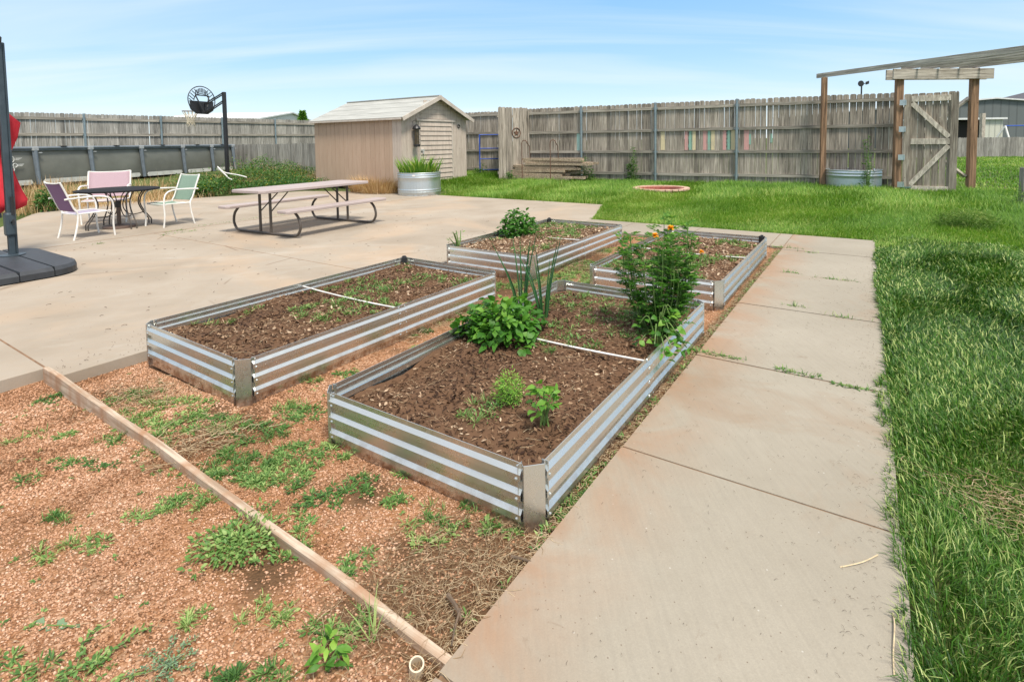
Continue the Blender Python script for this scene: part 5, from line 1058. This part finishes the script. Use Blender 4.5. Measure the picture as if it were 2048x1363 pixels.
def vine(name,loc,ang,L,n,ls,label,mat=None,wav=.02,rows=1):
    r=empty(name,loc,ang); tag(r,label,'weed'); P=[];D=[];m=MB()
    for j_ in range(rows):
        a_=(j_-(rows-1)/2)*.75; ln=L*(1 if rows==1 else rng.uniform(.6,1)); sp_=[(ln*t_*math.cos(a_)-wav*math.sin(t_*7+j_)*math.sin(a_),ln*t_*math.sin(a_)+wav*math.sin(t_*7+j_),.012) for t_ in np.linspace(0,1,8)]
        m.tube(sp_,.0014,5)
        for i in range(n):
            t_=i/n; x_=ln*t_; y_=wav*math.sin(t_*7+j_)
            for sg in (-1,1):
                if rng.random()<.25: continue
                jx,jy=rng.normal(0,.005,2); P.append((x_*math.cos(a_)-y_*math.sin(a_)+jx,x_*math.sin(a_)+y_*math.cos(a_)+jy,.010+.012*rng.random())); q=a_+sg*rng.uniform(.2,1.7); D.append((math.cos(q),math.sin(q),rng.uniform(.0,.6)))
    m.build('runner',M_stem,r); P=np.array(P);D=np.array(D);k=len(P); leaves('leaves',P,D,nrm(rng.normal(0,.25,(k,3))+[0,0,1.]),rng.uniform(ls*.5,ls*1.5,k),rng.uniform(ls*.25,ls*.6,k),mat or M_greyleaf,r)
vine('creeping_weed',(-1.27,1.40,-.03),.38,.24,30,.017,'creeping grey-green runner weed along the bottom edge of the gravel at left',rows=4,mat=M_weed)
vine('rosette_weed',(-.985,1.44,-.028),.9,.10,26,.010,'ferny pale rosette weed on the gravel, right of the creeping runner',rows=8,wav=.006)
bush('broadleaf_weed',(-.53,1.43,-.03),.045,.075,26,.03,.05,.5,M_mari,'dark upright broad-leaved weed at the bottom edge of the photo',shell=.2,stems=5,vshift=.1)
r=empty('spiky_grass_clump',(-.425,1.515,-.02)); tag(r,'tuft of long arching green blades beside the edging board near its end','grass tuft')
n=9; blades('blades',np.tile([[0,0,0.]],(n,1))+rng.normal(0,.006,(n,3))*[1,1,0],rng.uniform(.08,.16,n),np.full(n,.004),M_weed,r,rng.uniform(.5,1,n),rng.uniform(.3,.9,n),rng.uniform(0,6.28,n),.4)
bush('leafy_weed_patch',(-1.02,1.90,-.03),.165,.024,900,.010,.026,.5,M_weed,'dense leafy weed patch in the gravel, largest one touching the edging board',shell=.1,stems=4,vshift=.15,droop=.1)
# ------------------------------------------------ background weeds
def weedbank(n,pts,H0,H1,wd,mat,label,name,lean=.3,beta=(2,2)):
    c=np.array(pts); i=rng.integers(0,len(c),n); X=c[i,0]+rng.normal(0,1,n)*c[i,2]; Y=c[i,1]+rng.normal(0,1,n)*c[i,2]*.9; a,b=toab(X,Y)
    ok=~((a>-12.0)&(b<11.2))&(a>-21.5)&~((a>-15.2)&(a<-11.1)&(b>11.1)); onp=(a>-15.1)&(b<10.6); ok&=~(onp&(b<8.4+.0*a)); X,Y,a,b,i=X[ok],Y[ok],a[ok],b[ok],i[ok]; n=len(X)
    P=np.stack([X,Y,E(a,b)-.05],1); return P,c[i,3],n
dry=[(-10.9,12.3,.45,1),(-10.3,13.0,.4,.9),(-9.75,14.2,.45,.9),(-9.4,14.9,.4,.8),(-11.4,13.6,.5,1),(-11.8,14.3,.7,1),(-8.6,18.3,.6,1.),(-10.0,15.6,.6,1),(-8.9,17.2,.5,1),(-12.0,13.0,.6,1),(-7.2,19.2,.7,1.3),(-8.3,20.3,.8,1.4)]
P,hs,n=weedbank(7500,dry,0,0,0,None,'','') ; o=blades('dry_grass',P,rng.uniform(.15,.40,n)*hs,np.full(n,.008),M_straw2:=leafmat('dry_grass_blade',(.34,.19,.08),(.56,.37,.19),(.74,.58,.36),.2),None,None,np.abs(rng.normal(.15,.3,n)),None,.4); tag(o,'tall dry orange-brown grass between the patio and the pool','dry grass',None,'stuff')
def drytuft(loc,rad,n,h,label):
    q=rng.uniform(0,2*PI,n); rr=rad*np.sqrt(rng.random(n)); P=np.stack([rr*np.cos(q),rr*np.sin(q)*.6,0*q],1); r=empty('dry_bush',loc,YW); tag(r,label,'dry bush'); blades('stalks',P,rng.uniform(.5,1,n)*h,np.full(n,.009),M_straw2,r,None,np.abs(rng.normal(.35,.35,n)),q,.5)
drytuft((W(-12.1,10.9,0)),.85,2200,.62,'pale orange dry bush against the shed wall, behind the picnic table')
drytuft((W(-12.2,10.95,0)),.35,300,.3,'smaller dry tuft at the left end of the dry bush by the shed')
grn=[(-9.0,15.6,.4,1),(-9.2,16.9,.5,1.1),(-8.7,17.8,.6,1.3),(-7.6,18.0,.6,1.2),(-6.8,17.3,.5,.9),(-6.2,17.6,.45,.8),(-8.3,16.5,.5,.8),(-7.4,16.7,.4,.7),(-8.9,19.0,.6,1.5),(-7.7,19.4,.6,1.5),(-9.0,15.4,.3,.7)]
c=np.array(grn); n=16000; i=rng.integers(0,len(c),n); X=c[i,0]+rng.normal(0,1,n)*c[i,2]*.8; Y=c[i,1]+rng.normal(0,1,n)*c[i,2]*.8; a,b=toab(X,Y); ok=~((a>-15.25)&(a<-11.1)&(b>11.08))&~((a>-14.3)&(b<10.3))&~((a>-12.2)&(b<11.2)); X,Y,a,b,i=X[ok],Y[ok],a[ok],b[ok],i[ok]; n=len(X)
z=E(a,b)+rng.random(n)**.8*.30*c[i,3]*(1+.35*fbm(X,Y,1.6,3)); q=rng.uniform(0,2*PI,n); D=nrm(np.stack([np.cos(q),np.sin(q),rng.uniform(.1,1.2,n)],1))
o=leaves('green_weeds',np.stack([X,Y,z],1),D,nrm(rng.normal(0,.5,(n,3))+[0,0,1.]),rng.uniform(.05,.11,n),rng.uniform(.015,.035,n),M_weed2:=leafmat('tall_weed_leaf',(.022,.085,.016),(.06,.16,.03),(.20,.30,.07)),None,np.clip(rng.beta(2,2.3,n)+.25*(z-.4),0,1)); tag(o,'rank green weeds with small flowers between the patio, the pool and the shed','weeds',None,'stuff')
k=340; j_=rng.integers(0,n,k); fp=np.stack([X[j_],Y[j_],z[j_]+.05],1); pv=[];
V,T,c8=leafgeo(np.repeat(fp,5,0),nrm(np.stack([np.cos(np.tile(np.arange(5)*1.257,k)),np.sin(np.tile(np.arange(5)*1.257,k)),np.full(5*k,.4)],1)),np.tile([[0,0,1.]],(5*k,1)),np.full(5*k,.032),np.full(5*k,.022)); tag(npmesh('wildflowers',V,T,M_yellow,None,rng.random(len(V))),'tiny yellow flowers dotted over the green weeds by the pool','flowers',None,'stuff')
bush('dark_shrub',(-10.5,12.2,0.0),.27,.52,700,.07,.13,.3,M_weed2,'dark green leafy weed bush behind the purple chair',shell=.3,stems=10)
# single plants against fence and tank
def tallweed(name,loc,h,rad,n,label,L=(.05,.11),mat=M_weed2):
    r=empty(name,loc); tag(r,label,'plant'); m=MB(); P=[];D=[]
    for s_ in range(5):
        q=rng.uniform(0,2*PI); hh=h*rng.uniform(.45,1) if s_ else h; tip=Vector((rad*.6*math.cos(q)*(s_>0),rad*.6*math.sin(q)*(s_>0),hh)); m.tube([(0,0,0),tip*.5+Vector((.02,0,0)),tip],[.012,.008,.004],5)
        k=n//5
        for i in range(k):
            t_=rng.random()**.8; p=tip*t_; q=rng.uniform(0,2*PI); w_=rad*(1-t_)**.7*rng.random(); P.append((p.x+w_*math.cos(q),p.y+w_*math.sin(q),p.z)); D.append((math.cos(q),math.sin(q),rng.uniform(-.1,.8)))
    m.build('stems',M_stem,r); n_=len(P); leaves('foliage',np.array(P),np.array(D),nrm(rng.normal(0,.5,(n_,3))+[0,0,1.]),rng.uniform(*L,n_),rng.uniform(L[0]*.35,L[1]*.4,n_),mat,r)
def fpt(px,off=.35,line=RF):
    d=onfence(*line,px); p0=np.array(W(*line[:2])[:2]);p1=np.array(W(*line[2:])[:2]); u_=(p1-p0)/np.linalg.norm(p1-p0); p=p0+u_*d+np.array([u_[1],-u_[0]])*off; return (p[0],p[1],.05)
tallweed('climbing_weed',fpt(1270,.2),1.15,.22,420,'dark climbing weed growing up the back fence, left of its middle steel post')
tallweed('elm_sapling',fpt(1182,.5),.85,.35,420,'bushy green sapling at the right end of the lumber pile')
tallweed('tank_weed',(8.82,13.42,.03),1.45,.16,300,'tall thin weed growing in front of the plain stock tank',(.04,.09))
tallweed('fence_weed',(W(-11.75,15.7)[0],W(-11.75,15.7)[1],.1),.55,.4,400,'low dark weed growing at the foot of the blue gate panel')
tallweed('small_fence_weed',(W(-10.0,14.95)[0],W(-10.0,14.95)[1],.1),.35,.25,160,'low pale weed at the left end of the lumber pile')
tallweed('bed_corner_weed',bedW('C',.10,.10,.16),.24,.14,60,'thin sprig growing out of the left corner of the far patio-side bed',(.02,.045),M_weed)
tallweed('post_flower',(9.6,10.2,0),.55,.16,160,'wispy plant with yellow flowers beside the short wooden post',(.03,.06),M_weed)
bush('feathery_mound',(7.05,8.3,-.02),.42,.28,4200,.05,.10,.06,M_grass1,'round feathery dark mound in the lawn right of the walkway end',shell=.2,stems=2,vshift=.1)
